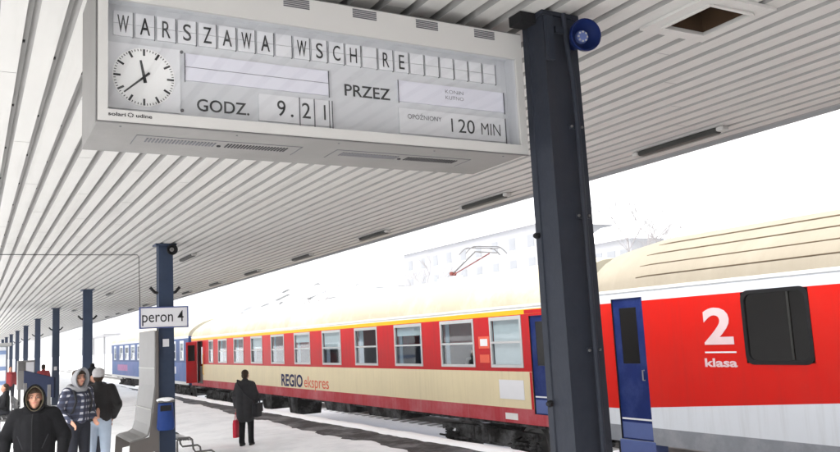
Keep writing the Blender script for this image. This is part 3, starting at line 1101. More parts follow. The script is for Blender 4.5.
ks = thing('kiosk', 'pale kiosk with blue bands at the far end of the platform', 'kiosk', (.9, 34, 0))
b = MB()
b.box(-.3, 1.19, 33.5, 36, 0, 2.5, white_p, .03)
b.build('wall', ks)
b = MB()
for z in (1.1, 1.62, 2.2):
    b.box(-.29, 1.18, 33.48, 33.497, z, z + .14, mat('kiosk_band_blue', (.16, .22, .36), .6))
b.build('band', ks)
b = MB()
b.box(-.4, 1.35, 33.4, 36.1, 2.505, 2.62, concrete)
b.build('roof', ks)

# ================================================================ COACHES
SIDE, HALF = 9.0, 1.42
ROOF = [(0.0, 2.56), (.03, 2.7), (.1, 2.85), (.22, 3.0), (.42, 3.16), (.7, 3.3), (1.05, 3.4), (1.42, 3.44)]


def coach(name, label, y0, y1, bands, openings, roof_m, gutter=2.56, roofscale=1.0, x_side=SIDE, wrap=None, group='coaches of the train'):
    """bands: [(z function or number bottom, top, material)] bottom to top; openings: (ya, yb, za, zb)."""
    t = thing(name, label, 'train coach', (x_side + HALF, (y0 + y1) / 2, RAIL), group)
    yc = sorted(set([y0, y1] + [v for o in openings for v in o[:2]] + [y0 + (y1 - y0) * k / 12 for k in range(13)]))
    yc = [y for i, y in enumerate(yc) if i == 0 or y - yc[i - 1] > 1e-5]
    cuts = []
    f = lambda z: (z if callable(z) else (lambda y, zz=z: zz))
    for (za, zb, m) in bands:
        cuts.append((f(za), f(zb), m))
    b = MB()
    for s in (0, 1):
        X = x_side if s == 0 else x_side + 2 * HALF
        for i in range(len(yc) - 1):
            ya, yb = yc[i], yc[i + 1]
            ym = (ya + yb) / 2
            ops = [o for o in openings if o[0] - 1e-6 <= ya and yb <= o[1] + 1e-6] if s == 0 else []
            for (za, zb, m) in cuts:
                lv = [0.0, 1.0]
                zz = sorted(set(v for o in ops for v in o[2:4] if za(ym) + 1e-4 < v < zb(ym) - 1e-4))
                lvls = [(za(ya), za(yb))] + [(v, v) for v in zz] + [(zb(ya), zb(yb))]
                for (p, q) in zip(lvls[:-1], lvls[1:]):
                    mid = (p[0] + q[0]) / 2
                    if any(o[2] < mid < o[3] for o in ops):
                        continue
                    b.face([(X, ya, p[0]), (X, yb, p[1]), (X, yb, q[1]), (X, ya, q[0])], m)
    # ends
    zb0, zt0 = cuts[0][0](y0), gutter
    for y in (y0, y1):
        b.face([(x_side, y, zb0), (x_side + 2 * HALF, y, zb0), (x_side + 2 * HALF, y, zt0), (x_side, y, zt0)], cuts[len(cuts) // 2][2])
    b.face([(x_side, y0, zb0), (x_side + 2 * HALF, y0, zb0), (x_side + 2 * HALF, y1, zb0), (x_side, y1, zb0)], grime)
    # jambs of openings
    for (ya, yb, za, zb) in openings:
        for X, d in ((x_side, .05),):
            b.face([(X, ya, za), (X + d, ya, za), (X + d, ya, zb), (X, ya, zb)], black_m)
            b.face([(X, yb, za), (X + d, yb, za), (X + d, yb, zb), (X, yb, zb)], black_m)
            b.face([(X, ya, za), (X + d, ya, za), (X + d, yb, za), (X, yb, za)], black_m)
            b.face([(X, ya, zb), (X + d, ya, zb), (X + d, yb, zb), (X, yb, zb)], black_m)
    b.build('body', t)
    # roof shell
    pr = [(x_side + dx, gutter + (z - 2.56) * roofscale) for dx, z in ROOF]
    pr = pr + [(2 * (x_side + HALF) - x, z) for x, z in pr[::-1][1:]]
    b = MB()
    rings = []
    ny = 30
    for k in range(ny + 1):
        y = y0 + (y1 - y0) * k / ny
        e = min(y - y0, y1 - y)
        dz = -.1 * max(0, 1 - e / .8)
        rings.append([(x, y, z + (dz * min(1, (z - gutter) / .5))) for x, z in pr])
    b.loft(rings, roof_m, True, True, closed=False)
    b.build('roof', t, smooth=True)
    b = MB()
    b.box(x_side - .018, x_side - .001, y0, y1, gutter - .022, gutter + .022, pale_p)
    b.box(x_side + 2 * HALF + .001, x_side + 2 * HALF + .018, y0, y1, gutter - .022, gutter + .022, pale_p)
    b.build('gutter', t)
    # inside: floor, compartment wall, ceiling
    b = MB()
    b.box(x_side + .06, x_side + 2 * HALF - .06, y0 + .1, y1 - .1, .5, .54, inside_m)
    b.box(x_side + .06, x_side + 2 * HALF - .06, y0 + .1, y1 - .1, gutter + .0, gutter + .03, inside_m)
    b.build('inner_floor', t)
    return t


def bogie(t, yc, yellow=False, x_side=SIDE):
    cx = x_side + HALF
    b = MB()
    for s in (-1, 1):
        x = cx + s * 1.02
        pts = [(yc - 1.75, .06), (yc - 1.2, .12), (yc - .6, -.12), (yc + .6, -.12), (yc + 1.2, .12), (yc + 1.75, .06), (yc + 1.75, .2), (yc + .7, .22), (yc - .7, .22), (yc - 1.75, .2)]
        b.loft([[(x - .06, y, z - .05) for y, z in pts], [(x + .06, y, z - .05) for y, z in pts]], grime, True, True)
        for k in (-1, 1):
            ya = yc + k * 1.25
            b.box(x - .14, x + .14, ya - .17, ya + .17, RAIL + .3, RAIL + .62, grime, .03)
            b.lathe((x + s * .14, ya, RAIL + .46), (s, 0, 0), [(0, .13), (.05, .12), (.07, .09), (.07, .001)], grime, 14)
            for d in (-.3, .3):
                for j in range(6):
                    b.lathe((x, ya + d, RAIL + .42 + j * .055), (0, 0, 1), [(0, .1), (.028, .1), (.028, .07), (.05, .07)], grime, 12)
            b.box(x - .03, x + .03, ya - .5, ya - .42, RAIL + .15, RAIL + .6, grime)
        for d in (-.28, 0.0, .28):
            b.lathe((x, yc + d, -.14), (0, 0, 1), [(0, .11), (.03, .12), (.3, .12), (.33, .09)], grime, 12)
        b.tube([(x + s * .1, yc - .5, .12), (x + s * .12, yc + .45, .3)], .035, grime, 8)
        b.tube([(x + s * .16, yc - 1.7, -.12), (x + s * .16, yc + 1.7, -.1)], .025, grime, 6)
    b.box(cx - 1.0, cx + 1.0, yc - .25, yc + .25, -.1, .2, grime)
    bo = b.build('bogie', t)
    for k in (-1, 1):
        b = MB()
        ya = yc + k * 1.25
        b.lathe((cx, ya, RAIL + .46), (1, 0, 0), [(-.9, .09), (.9, .09), (.9, .001)], grime, 12)
        for s in (-1, 1):
            b.lathe((cx + s * .68, ya, RAIL + .46), (s, 0, 0), [(-.03, .001), (-.03, .5), (0, .5), (0, .46), (.1, .455), (.1, .38), (.06, .36), (.06, .15), (.1, .12), (.1, .001)], dark_steel, 28)
        b.build('wheelset', bo, smooth=True)
    if yellow:
        b = MB()
        b.box(cx - 1.22, cx - 1.17, yc + 1.1, yc + 1.55, -.1, .14, yellow_p)
        b.build('cover', bo)


def underframe(t, y0, y1, items, x_side=SIDE):
    b = MB()
    for (ya, yb, z) in items:
        b.loft([[(x_side + .12, ya, .36), (x_side + .12, yb, .36), (x_side + .16, yb - .12, z), (x_side + .16, ya + .12, z)],
                [(x_side + 1.0, ya, .36), (x_side + 1.0, yb, .36), (x_side + .96, yb - .12, z), (x_side + .96, ya + .12, z)]], grime, True, True)
    b.tube([(x_side + .25, y0 + 1, .31), (x_side + .25, y1 - 1, .31)], .03, grime, 6)
    b.box(x_side + .4, x_side + .5, y0 + .5, y1 - .5, .28, .37, grime)
    b.box(x_side + 2 * HALF - .5, x_side + 2 * HALF - .4, y0 + .5, y1 - .5, .28, .37, grime)
    b.build('underframe', t)
    for y, s in ((y0, -1), (y1, 1)):
        for dx in (-.875, .875):
            b = MB()
            b.lathe((x_side + HALF + dx, y, .42), (0, s, 0), [(0, .09), (.25, .09), (.25, .2), (.3, .22), (.32, .1), (.32, .001)], dark_steel, 16)
            b.build('buffer', t)
        b = MB()
        b.box(x_side + HALF - .6, x_side + HALF + .6, *sorted((y + s * .002, y + s * .3)), .6, 2.6, black_m)
        b.build('gangway', t)


def window(t, ya, yb, za, zb, bar=None, blind=0.0, curtain=False, frame=frame_al, glass=None, x_side=SIDE, fw_=.055, far=True):
    X = x_side
    b = MB()
    for X_, d in ((x_side, 1),):
        xa, xb = sorted((X_ - .014 * d, X_ + .03 * d))
        b.box(xa, xb, ya, yb, za, za + fw_, frame)
        b.box(xa, xb, ya, yb, zb - fw_ * 1.3, zb, frame)
        b.box(xa, xb, ya, ya + fw_, za + fw_, zb - fw_ * 1.3, frame)
        b.box(xa, xb, yb - fw_, yb, za + fw_, zb - fw_ * 1.3, frame)
        if bar:
            b.box(xa + .004, xb - .002, ya + fw_, yb - fw_, bar - .02, bar + .02, frame)
    wi = b.build('window', t)
    b = MB()
    for X_, d in ((x_side, 1),):
        b.face([(X_ + .02 * d, ya + .01, za + .01), (X_ + .02 * d, yb - .01, za + .01), (X_ + .02 * d, yb - .01, zb - .01), (X_ + .02 * d, ya + .01, zb - .01)], glass or pane_coach)
    b.build('pane', wi)
    if blind:
        b = MB()
        b.box(X + .05, X + .056, ya + .06, yb - .06, zb - .06 - (zb - za) * blind, zb - .06, blind_m)
        b.build('blind', wi)
    if curtain:
        b = MB()
        rr = random.Random(int(ya * 100))
        for (p, q) in ((ya + .03, ya + .03 + rr.uniform(.14, .3)), (yb - .03 - rr.uniform(.14, .3), yb - .03)):
            n = 8
            rings = []
            for k in range(n + 1):
                y = p + (q - p) * k / n
                x = X + .11 + .025 * (k % 2)
                rings.append([(x, y, za + .02), (x, y, zb - .05)])
            b.loft(rings, curtain_m, closed=False)
        b.build('curtain', wi)


def seats(t, ys, x_side=SIDE):
    b = MB()
    for y in ys:
        b.box(x_side + .15, x_side + 1.85, y - .06, y + .06, .9, 1.85, seat_m, .03)
        b.box(x_side + .15, x_side + 1.85, y - .45, y + .45, .82, .98, seat_m, .03)
        b.box(x_side + 1.95, x_side + 1.98, y - 1.15, y + 1.15, .54, 1.25, inside_m)
    b.build('seat_rows', t)


# ---- red and cream coach
RW = [(12.26, 13.32), (13.9, 15.25), (16.08, 17.45), (18.4, 19.77), (20.7, 22.07), (23.03, 24.4), (25.35, 26.68), (27.62, 28.95), (29.85, 31.15), (32.12, 33.42), (34.2, 34.92)]
WZ0, WZ1 = 1.41, 2.44 - .04
ry0, ry1 = 11.05, 38.05
rops = [(a, c, WZ0, WZ1 - .015) for a, c in RW]
rops += [(11.35, 12.02, .58, 2.36), (36.0, 36.95, .5, 2.36)]
rc = coach('red_cream_coach', 'red and cream coach with yellow roofline stripe and eleven windows, in the middle', ry0, ry1,
           [(.38, .66, red_skirt), (.66, 1.34, cream_p), (1.34, 2.4, red_p), (2.4, 2.49, yellow_p), (2.49, 2.56, pale_p)], rops, roof_cream)
for i, (a, c) in enumerate(RW):
    window(rc, a, c, WZ0, WZ1 - .015, bar=1.89 if c - a > .9 else 1.95, blind={0: .92, 2: .22, 4: .5, 5: .25, 7: .4}.get(i, 0), curtain=(i not in (0, 10)))
seats(rc, [15.7 + 2.29 * k for k in range(9)])
# red panels round the vestibules (sheets 4 mm proud of the cream)
b = MB()
for q in ((36.96, 38.05, .4, 2.395), (12.025, 12.1, .66, 1.335), (11.05, 11.345, .66, 1.335), (11.05, 12.15, 2.403, 2.475)):
    b = MB()
    b.box(SIDE - .004, SIDE - .001, *q, red_p)
    b.build('vestibule_panel', rc)
# far door stands open: dark opening, leaf folded outwards, poster in the doorway
b = MB()
b.box(SIDE - .5, SIDE - .02, 36.97, 37.01, .52, 2.34, red_p, .01)
b.box(SIDE - .42, SIDE - .12, 36.955, 36.968, 1.5, 2.2, pane_black)
dl = b.build('door', rc)
b = MB()
b.box(SIDE - .03, SIDE - .01, 37.15, 37.85, 1.45, 2.3, pane_coach)
b.build('window', dl)
b = MB()
b.box(SIDE + .12, SIDE + .14, 36.02, 36.93, .52, 1.25, steel_side)
b.box(SIDE + .08, SIDE + .12, 36.05, 36.55, 1.35, 2.1, sign_white)
b.box(SIDE + .3, SIDE + .33, 35.9, 37.1, .5, 2.4, black_m)
b.build('vestibule_inside', rc)
b = MB()
b.box(SIDE - .12, SIDE + .1, 36.0, 36.95, .3, .34, dark_steel)
b.box(SIDE - .05, SIDE + .1, 36.0, 36.95, .0, .04, dark_steel)
b.build('step', rc)
for y in (35.75, 37.05):
    b = MB()
    b.tube([(SIDE - .01, y, .9), (SIDE - .06, y, .95), (SIDE - .06, y, 1.75), (SIDE - .01, y, 1.8)], .014, yellow_p, 6)
    b.build('grab_rail', rc)


def blue_door(t, ya, yb, z0, z1, wz0, wz1, x_side=SIDE):
    ym0, ym1 = ya + .17, yb - .14
    b = MB()
    xa, xb = x_side + .03, x_side + .055
    b.box(xa, xb, ya, ym0, z0, z1, blue_p)
    b.box(xa, xb, ym1, yb, z0, z1, blue_p)
    b.box(xa, xb, ym0, ym1, z0, wz0, blue_p)
    b.box(xa, xb, ym0, ym1, wz1, z1, blue_p)
    d = b.build('door', t)
    b = MB()
    b.box(xa + .005, xb - .005, ym0 + .001, ym1 - .001, wz0 + .001, wz1 - .001, pane_black)
    b.build('pane', d)
    b = MB()
    b.box(xa - .006, xa - .001, ya + .02, yb - .02, z0 + .02, z0 + .26, blue_low)
    b.box(xa - .006, xa - .001, ya + .02, yb - .02, z0 + .3, z0 + .325, white_txt)
    b.build('kick_plate', d)
    b = MB()
    b.tube([(xa, ya + .1, 1.25), (xa - .04, ya + .1, 1.25), (xa - .04, ya + .1, 1.4), (xa, ya + .1, 1.4)], .01, steel, 6)
    b.build('handle', d)
    b = MB()
    b.box(x_side + .1, x_side + .12, ya - .1, yb + .1, z0, z1, black_m)
    b.build('vestibule_inside', t)


blue_door(rc, 11.35, 12.02, .58, 2.36, 1.45, 2.25)
side = lambda X, y, z: (lambda u, v: (X - .006, y - u, z + v))
text('lettering', 'REGIO', side(SIDE, 25.7, .72), navy_txt, rc, height=.36, width=1.95, bold=.03)
text('lettering', 'ekspres', side(SIDE, 23.62, .72), red_txt, rc, height=.34, width=1.95, bold=.0)
# notices
b = MB()
b.box(SIDE - .006, SIDE - .002, 12.3, 13.1, .82, 1.18, sign_white)
b.build('notice', rc)
b = MB()
b.box(SIDE - .006, SIDE - .002, 13.36, 13.74, 1.78, 2.02, red_txt)
b.box(SIDE - .008, SIDE - .0065, 13.42, 13.68, 1.83, 1.97, sign_white)
b.build('notice', rc)
b = MB()
b.box(SIDE - .006, SIDE - .002, 13.38, 13.72, 1.5, 1.66, red_txt)
b.build('notice', rc)
b = MB()
b.box(SIDE - .006, SIDE - .002, 12.55, 12.95, .44, .56, pale_p)
b.build('notice', rc)
bogie(rc, 14.2)
bogie(rc, 34.9)
underframe(rc, ry0, ry1, [(17.5, 19.5, .12), (20.5, 22.4, .1), (24.6, 25.5, -.2), (27.1, 27.8, -.15), (29.2, 31.0, .05)])

# ---- white, red and blue-doored coach on the right
qy0, qy1 = -16.0, 10.32
low = lambda y: min(1.5, max(.8, .853 + (9.056 - y) * .0665))
QW = [(6.3, 7.3), (3.9, 5.1), (1.9, 3.1), (-.1, 1.1), (-2.1, -.9), (-4.1, -2.9)]
qops = [(9.12, 9.8, .34, 2.52)] + [(a, c, 1.52, 2.455) for a, c in QW]
qc = coach('red_white_coach', 'bright red and white coach with big white 2 and tan ribbed roof', qy0, qy1,
           [(.3, .55, grey_p), (.55, low, white_p), (low, 2.46, red_bright), (2.46, 2.64, white_p)], qops, roof_tan, gutter=2.64)
for (a, c) in QW:
    b = MB()
    # one dark unit with rounded corners standing slightly proud
    rings = []
    r_ = .12
    pts = []
    for (cy2, cz2, a0) in ((c - r_, 2.475 - r_, 0), (a + r_, 2.475 - r_, 90), (a + r_, 1.5 + r_, 180), (c - r_, 1.5 + r_, 270)):
        for k in range(7):
            t_ = R(a0 + 15 * k)
            pts.append((cy2 + r_ * math.cos(t_), cz2 + r_ * math.sin(t_)))
    b.loft([[(SIDE + .02, y, z) for y, z in pts], [(SIDE - .012, y, z) for y, z in pts]], black_m, False, False)
    inn = [((a + c) / 2 + (y - (a + c) / 2) * .9, 1.9875 + (z - 1.9875) * .9) for y, z in pts]
    b.loft([[(SIDE - .012, y, z) for y, z in pts], [(SIDE - .012, y, z) for y, z in inn], [(SIDE + .012, y, z) for y, z in inn]], black_m)
    wi = b.build('window', qc)
    b = MB()
    b.face([(SIDE + .008, y, z) for y, z in inn], pane_black)
    b.build('pane', wi)
    b = MB()
    b.box(SIDE - .006, SIDE + .004, a + .28, a + .31, 1.56, 2.42, lamp_dark)
    b.build('mullion', wi)
blue_door(qc, 9.12, 9.8, .34, 2.52, 1.5, 2.37)
b = MB()
b.box(SIDE - .004, SIDE - .001, 9.81, 10.32, 1.0, 2.4, red_bright)
b.build('corner_panel', qc)
b = MB()
b.box(SIDE - .012, SIDE + .25, 9.08, 9.84, .02, .335, blue_low, .01)
b.box(SIDE - .06, SIDE + .2, 9.12, 9.8, -.03, .018, dark_steel)
b.build('door_step', qc)
text('lettering', '2', side(SIDE, 7.97, 1.79), pink_txt, qc, height=.47, width=.5, bold=.03)
text('lettering', 'klasa', side(SIDE, 8.0, 1.47), pink_txt, qc, height=.11, width=.55, bold=.03)
b = MB()
b.box(SIDE - .006, SIDE - .002, 7.45, 7.98, 1.655, 1.675, white_txt)
b.build('stripe', qc)
# roof ribs running along the shell
b = MB()
for (dx, z) in ((.05, 2.75), (.16, 2.925), (.34, 3.1), (.62, 3.265)):
    x, zz = SIDE + dx, 2.64 + (z - 2.56)
    b.tube([(x, 9.25, zz - .01), (x, 9.0, zz + .004), (x, -15.5, zz + .004)], .009, roof_line, 6)
b.build('roof_rib', qc)
bogie(qc, 7.0, yellow=True)
bogie(qc, -12.6)
underframe(qc, qy0, qy1, [(-2, 0, 0), (1, 3.6, -.1), (-7, -4, -.05)])

# ---- blue coach
by0, by1 = 38.65, 62.2
BW = [(39.6, 40.4), (41.3, 42.5)] + [(43.8 + 2.25 * k, 45.15 + 2.25 * k) for k in range(7)] + [(60.2, 61.0)]
bops = [(a, c, 1.5, 2.45) for a, c in BW]
bc = coach('blue_coach', 'two tone blue coach with pale window frames, far left end of the train', by0, by1,
           [(.36, .5, pale_p), (.5, 1.4, blue_lo), (1.4, 2.55, blue_up), (2.55, 2.64, pale_p)], bops, roof_cream, gutter=2.64)
for i, (a, c) in enumerate(BW):
    window(bc, a, c, 1.5, 2.45, bar=1.95, blind=.3 if i % 3 == 0 else 0, curtain=True, frame=white_p, fw_=.1)
seats(bc, [45.5 + 2.25 * k for k in range(7)])
b = MB()
b.box(SIDE - .006, SIDE - .002, 41.3, 41.75, .85, 1.2, sign_white)
b.build('notice', bc)
b = MB()
b.lathe((SIDE - .002, 43.2, 1.0), (-1, 0, 0), [(0, .22), (.004, .22), (.004, .001)], pale_p, 20)
b.build('emblem', bc)
b = MB()
b.box(SIDE - .006, SIDE - .002, 55.5, 59.5, .8, 1.2, mat('coach_pink_mark', (.35, .15, .3), .5, var=.3))
b.build('coach_marking', bc)
bogie(bc, 42.0)
bogie(bc, 58.9)
underframe(bc, by0, by1, [(45.5, 47, 0), (48, 51, -.05), (52, 54, 0)])

# ---- electric locomotive on the next track, mostly hidden; its pantograph shows over the roof
LX = 13.2
lo = thing('electric_locomotive', 'pale locomotive behind the red coach, its raised red pantograph above the roof', 'locomotive', (14.6, 24, RAIL))
b = MB()
b.box(LX, LX + 2.8, 15.5, 31.5, .3, 3.2, blue_up, .15)
b.build('body', lo)
b = MB()
b.loft([[(LX + .02, y, 3.2), (LX + .15, y, 3.5), (LX + .8, y, 3.72), (LX + 2.0, y, 3.72), (LX + 2.65, y, 3.5), (LX + 2.78, y, 3.2)] for y in (15.6, 31.4)], snow_clean, True, True)
b.build('roof', lo, smooth=True)
for y in (16.5, 20, 24, 28):
    b = MB()
    b.box(LX - .01, LX + .0, y, y + 1.0, 1.9, 2.7, pane_black)
    b.build('window', lo)
b = MB()
PC = 14.6
for y in (18.0, 29.0):
    for s in (-.7, .7):
        for k in (-1.3, -.1, 1.1):
            b.lathe((PC + s, y + k, RAIL + .5), (1, 0, 0), [(-.07, .001), (-.07, .5), (.07, .5), (.07, .001)], dark_steel, 20)
b.build('wheelset', lo)
# pantograph: single arm, base at y 23.7
b = MB()
for s in (-.45, .45):
    b.box(PC + s - .04, PC + s + .04, 22.4, 23.9, 3.95, 4.0, snow_clean)
    for y in (22.5, 23.8):
        b.lathe((PC + s, y, 3.7), (0, 0, 1), [(0, .05), (.05, .09), (.08, .05), (.13, .09), (.16, .05), (.21, .09), (.25, .05)], snow_clean, 10)
b.box(PC - .409, PC + .409, 23.6, 23.72, 3.96, 4.03, snow_clean)
pg = b.build('pantograph', lo)
b = MB()
b.lathe((PC - .1, 23.65, 4.17), (1, 0, 0), [(0, .07), (.2, .07), (.2, .001)], orange_in, 10)
b.tube([(PC, 23.65, 4.18), (PC, 22.2, 4.76)], .026, dark_steel, 8, .02)
b.tube([(PC, 23.6, 4.14), (PC, 21.35, 4.62)], .02, orange_in, 6)
b.tube([(PC, 22.2, 4.78), (PC - .3, 21.35, 4.64)], .014, dark_steel, 6)
b.tube([(PC, 22.2, 4.78), (PC + .3, 21.35, 4.64)], .02, dark_steel, 6)
b.build('arm', pg)
b = MB()
for y in (21.9, 21.5):
    pts = [(PC + u * .8, y, 4.86 - .22 * max(0, abs(u) - .6) ** 1.5 / .25) for u in [k / 10 - 1 for k in range(21)]]
    b.tube(pts, .015, dark_steel, 6)
b.tube([(PC - .5, 22.0, 4.84), (PC - .5, 21.4, 4.82)], .015, dark_steel, 6)
b.tube([(PC + .5, 22.0, 4.84), (PC + .5, 21.4, 4.82)], .015, dark_steel, 6)
b.build('contact_head', pg)

# ================================================================ PEOPLE
def remesh(mb, voxel, smooth_it=4):
    me = bpy.data.meshes.new('tmp')
    me.from_pydata(mb.v, [], mb.f)
    o = bpy.data.objects.new('tmp', me)
    C.objects.link(o)
    md = o.modifiers.new('r', 'REMESH')
    md.mode = 'VOXEL'
    md.voxel_size = voxel
    sm = o.modifiers.new('s', 'SMOOTH')
    sm.iterations = smooth_it
    sm.factor = .5
    dg = bpy.context.evaluated_depsgraph_get()
    res = bpy.data.meshes.new_from_object(o.evaluated_get(dg))
    bpy.data.objects.remove(o)
    bpy.data.meshes.remove(me)
    return res


def cap(mb, p, q, r, r2=None, n=12, flat=1.0):
    """tapered capsule from p to q"""
    p, q = Vector(p), Vector(q)
    r2 = r if r2 is None else r2
    d = q - p
    L = d.length
    d = d.normalized() if L > 1e-6 else Vector((0, 0, 1))
    a = d.orthogonal().normalized()
    bb = d.cross(a)
    rings = []
    for k in range(5):
        t = math.pi / 2 * k / 4
        rings.append((p - d * r * math.cos(t), max(r * math.sin(t), 1e-4)))
    for k in range(5):
        t = math.pi / 2 * k / 4
        rings.append((q + d * r2 * math.sin(t), max(r2 * math.cos(t), 1e-4)))
    mb.loft([[c_ + (a * math.cos(u) + bb * math.sin(u)) * rr for u in [2 * math.pi * j / n for j in range(n)]] for c_, rr in rings], black_m, True, True)


def put(me, name, parent, m):
    me.name = name
    me.materials.clear()
    me.materials.append(m)
    me.polygons.foreach_set('material_index', [0] * len(me.polygons))
    me.polygons.foreach_set('use_smooth', [True] * len(me.polygons))
    o = bpy.data.objects.new(name, me)
    C.objects.link(o)
    o.parent = parent
    return o


def rot(p, c, ax, ang):
    v = Vector(p) - Vector(c)
    v.rotate(Matrix.Rotation(ang, 3, ax))
    return v + Vector(c)


def person(label, loc, yaw_deg, h, jacket, trousers, pose, headgear=None, hood=None, hair=True, coat_len=.82, bulk=1.0, voxel=.014, face=True, look=0.0, collar=True, group=None):
    """Figure standing at loc facing -y, turned by yaw. pose: dict of joint overrides in a 1.75 m frame."""
    S = h / 1.75
    J = dict(hipL=(.095, 0, .92), hipR=(-.095, 0, .92), kneeL=(.105, -.02, .5), kneeR=(-.105, -.02, .5), ankL=(.11, .02, .085), ankR=(-.11, .02, .085),
             shL=(.185, .01, 1.43), shR=(-.185, .01, 1.43), elL=(.25, .03, 1.15), elR=(-.25, .03, 1.15), wrL=(.24, -.06, .91), wrR=(-.24, -.06, .91), head=(0, -.02, 1.635), neck=(0, .01, 1.49))
    J.update(pose)
    J = {k: Vector(v) for k, v in J.items()}
    V = lambda *a: Vector(a)
    # ---- body (skin): one continuous surface incl. head and hands
    b = MB()
    cap(b, V(0, .01, .96), V(0, .02, 1.1), .115)
    for s in (-1, 1):
        cap(b, V(s * .07, .01, 1.0), V(s * .075, .01, 1.36), .09, .1)
    cap(b, J['shR'], J['shL'], .065)
    cap(b, V(0, .02, 1.42), J['head'] + V(0, .01, -.07), .06, .055)
    for s in 'LR':
        cap(b, J['hip' + s], J['knee' + s], .085, .058)
        cap(b, J['knee' + s], J['ank' + s], .056, .04)
        cap(b, J['ank' + s] + V(0, .02, -.045), J['ank' + s] + V(0, -.14, -.05), .035, .028)
        cap(b, J['sh' + s], J['el' + s], .05, .04)
        cap(b, J['el' + s], J['wr' + s], .04, .027)
        # hand: palm, four unequal bent fingers, thumb from the side of the palm
        d = (J['wr' + s] - J['el' + s]).normalized()
        sg_ = 1 if s == 'L' else -1
        side_ = V(0, -1, 0) - d * V(0, -1, 0).dot(d)
        side_ = side_.normalized() if side_.length > .1 else V(0, 0, 1)
        palm_n = d.cross(side_).normalized() * -sg_
        w_ = J['wr' + s]
        for k in (-1, 0, 1):
            cap(b, w_ + side_ * k * .018 + d * .015, w_ + side_ * k * .024 + d * .075, .017, .015, 8)
        for k, ln in ((-1.5, .058), (-.5, .072), (.5, .078), (1.5, .068)):
            r0_ = w_ + side_ * k * .019 + d * .085
            m0 = r0_ + d * ln * .5 + palm_n * .006
            e0 = m0 + d * ln * .42 + palm_n * .028
            cap(b, r0_, m0, .0092, .0085, 8)
            cap(b, m0, e0, .0085, .0075, 8)
        tb_ = w_ + side_ * .032 + d * .03
        cap(b, tb_, tb_ + side_ * .025 + d * .035 + palm_n * .012, .0115, .0095, 8)
        cap(b, tb_ + side_ * .025 + d * .035 + palm_n * .012, tb_ + side_ * .03 + d * .065 + palm_n * .02, .0095, .008, 8)
    hc = J['head']
    hb = MB()
    hb.ellipsoid(hc + V(0, .012, .035), .074, .092, .085, black_m, 12)
    hb.ellipsoid(hc + V(0, -.022, -.03), .06, .068, .085, black_m, 12)
    cap(hb, hc + V(0, -.055, -.095), hc + V(0, -.062, -.085), .028, .026, 10)
    cap(hb, hc + V(0, -.088, .012), hc + V(0, -.108, -.022), .0085, .014, 8)
    for s in (-1, 1):
        cap(hb, hc + V(s * .015, -.082, .028), hc + V(s * .045, -.07, .026), .01, .009, 8)
        hb.ellipsoid(hc + V(s * .04, -.062, -.022), .024, .022, .022, black_m, 8)
        hb.ellipsoid(hc + V(s * .074, .008, -.005), .012, .02, .032, black_m, 8)
        cap(hb, hc + V(s * .012, -.095, -.024), hc + V(s * .014, -.09, -.026), .009, .009, 8)
    cap(hb, hc + V(-.018, -.084, -.056), hc + V(.018, -.084, -.056), .0085, .0085, 8)
    if look:
        hb.v = [tuple(rot(p, hc, 'Z', look)) for p in hb.v]
    off = len(b.v)
    b.v += hb.v
    b.f += [[i + off for i in f_] for f_ in hb.f]

    def fin(mb, vx, it=3):
        mb.v = [tuple(Vector(p) * S) for p in mb.v]
        return remesh(mb, vx, it)
    body_me = fin(b, min(voxel, .0085) if face else voxel, 2)
    body_me.name = 'person'
    body_me.materials.clear(); body_me.materials.append(skin)
    body_me.polygons.foreach_set('material_index', [0] * len(body_me.polygons))
    body_me.polygons.foreach_set('use_smooth', [True] * len(body_me.polygons))
    root = bpy.data.objects.new('person', body_me)
    C.objects.link(root)
    tag(root, label, 'person', group)
    root.location = loc
    root.rotation_euler = (0, 0, R(yaw_deg))
    # ---- jacket
    k = bulk
    b = MB()
    for s in (-1, 1):
        cap(b, V(s * .075, .01, coat_len + .1), V(s * .085, .01, 1.36), .118 * k, .118 * k, 16)
        cap(b, V(s * .07, .01, coat_len + .06), V(s * .07, .01, coat_len + .2), .112 * k, .115 * k, 16)
    cap(b, V(0, -.02, coat_len + .12), V(0, -.03, 1.33), .125 * k, .13 * k, 16)
    cap(b, J['shR'] + V(.02, 0, -.01), J['shL'] + V(-.02, 0, -.01), .088 * k, .088 * k)
    cap(b, V(0, .02, 1.42), V(0, .015, 1.5), .095 * k, .078)
    for s in 'LR':
        cap(b, J['sh' + s], J['el' + s], .08 * k, .068 * k)
        d = (J['wr' + s] - J['el' + s])
        cap(b, J['el' + s], J['el' + s] + d * .92, .066 * k, .05 * k)
        # folds at the elbow
        cap(b, J['el' + s] + V(.0, -.02, .03), J['el' + s] + V(0, .03, .02), .066 * k, .06 * k)
    put(fin(b, voxel), 'jacket', root, jacket)
    # ---- trousers
    b = MB()
    cap(b, V(-.05, .01, .95), V(.05, .01, .95), .125)
    for s in 'LR':
        cap(b, J['hip' + s], J['knee' + s], .108, .078)
        cap(b, J['knee' + s], J['ank' + s] + V(0, 0, .01), .076, .066)
        cap(b, J['ank' + s] + V(0, 0, .06), J['ank' + s] + V(0, -.01, .0), .07, .07)
    put(fin(b, voxel), 'trousers', root, trousers)
    b = MB()
    for s in 'LR':
        a_ = J['ank' + s]
        cap(b, a_ + V(0, .03, -.04), a_ + V(0, -.12, -.045), .047, .042)
        cap(b, a_ + V(0, .01, -.01), a_ + V(0, -.06, -.03), .05, .045)
    # flatten soles on the ground
    b.v = [(p[0], p[1], max(p[2], 0.002)) if True else p for p in b.v]
    put(fin(b, .012, 2), 'shoes', root, shoe_m)
    # ---- head: eyes, lips, hair, hat, hood
    hr = lambda p: rot(p, hc, 'Z', look) if look else Vector(p)
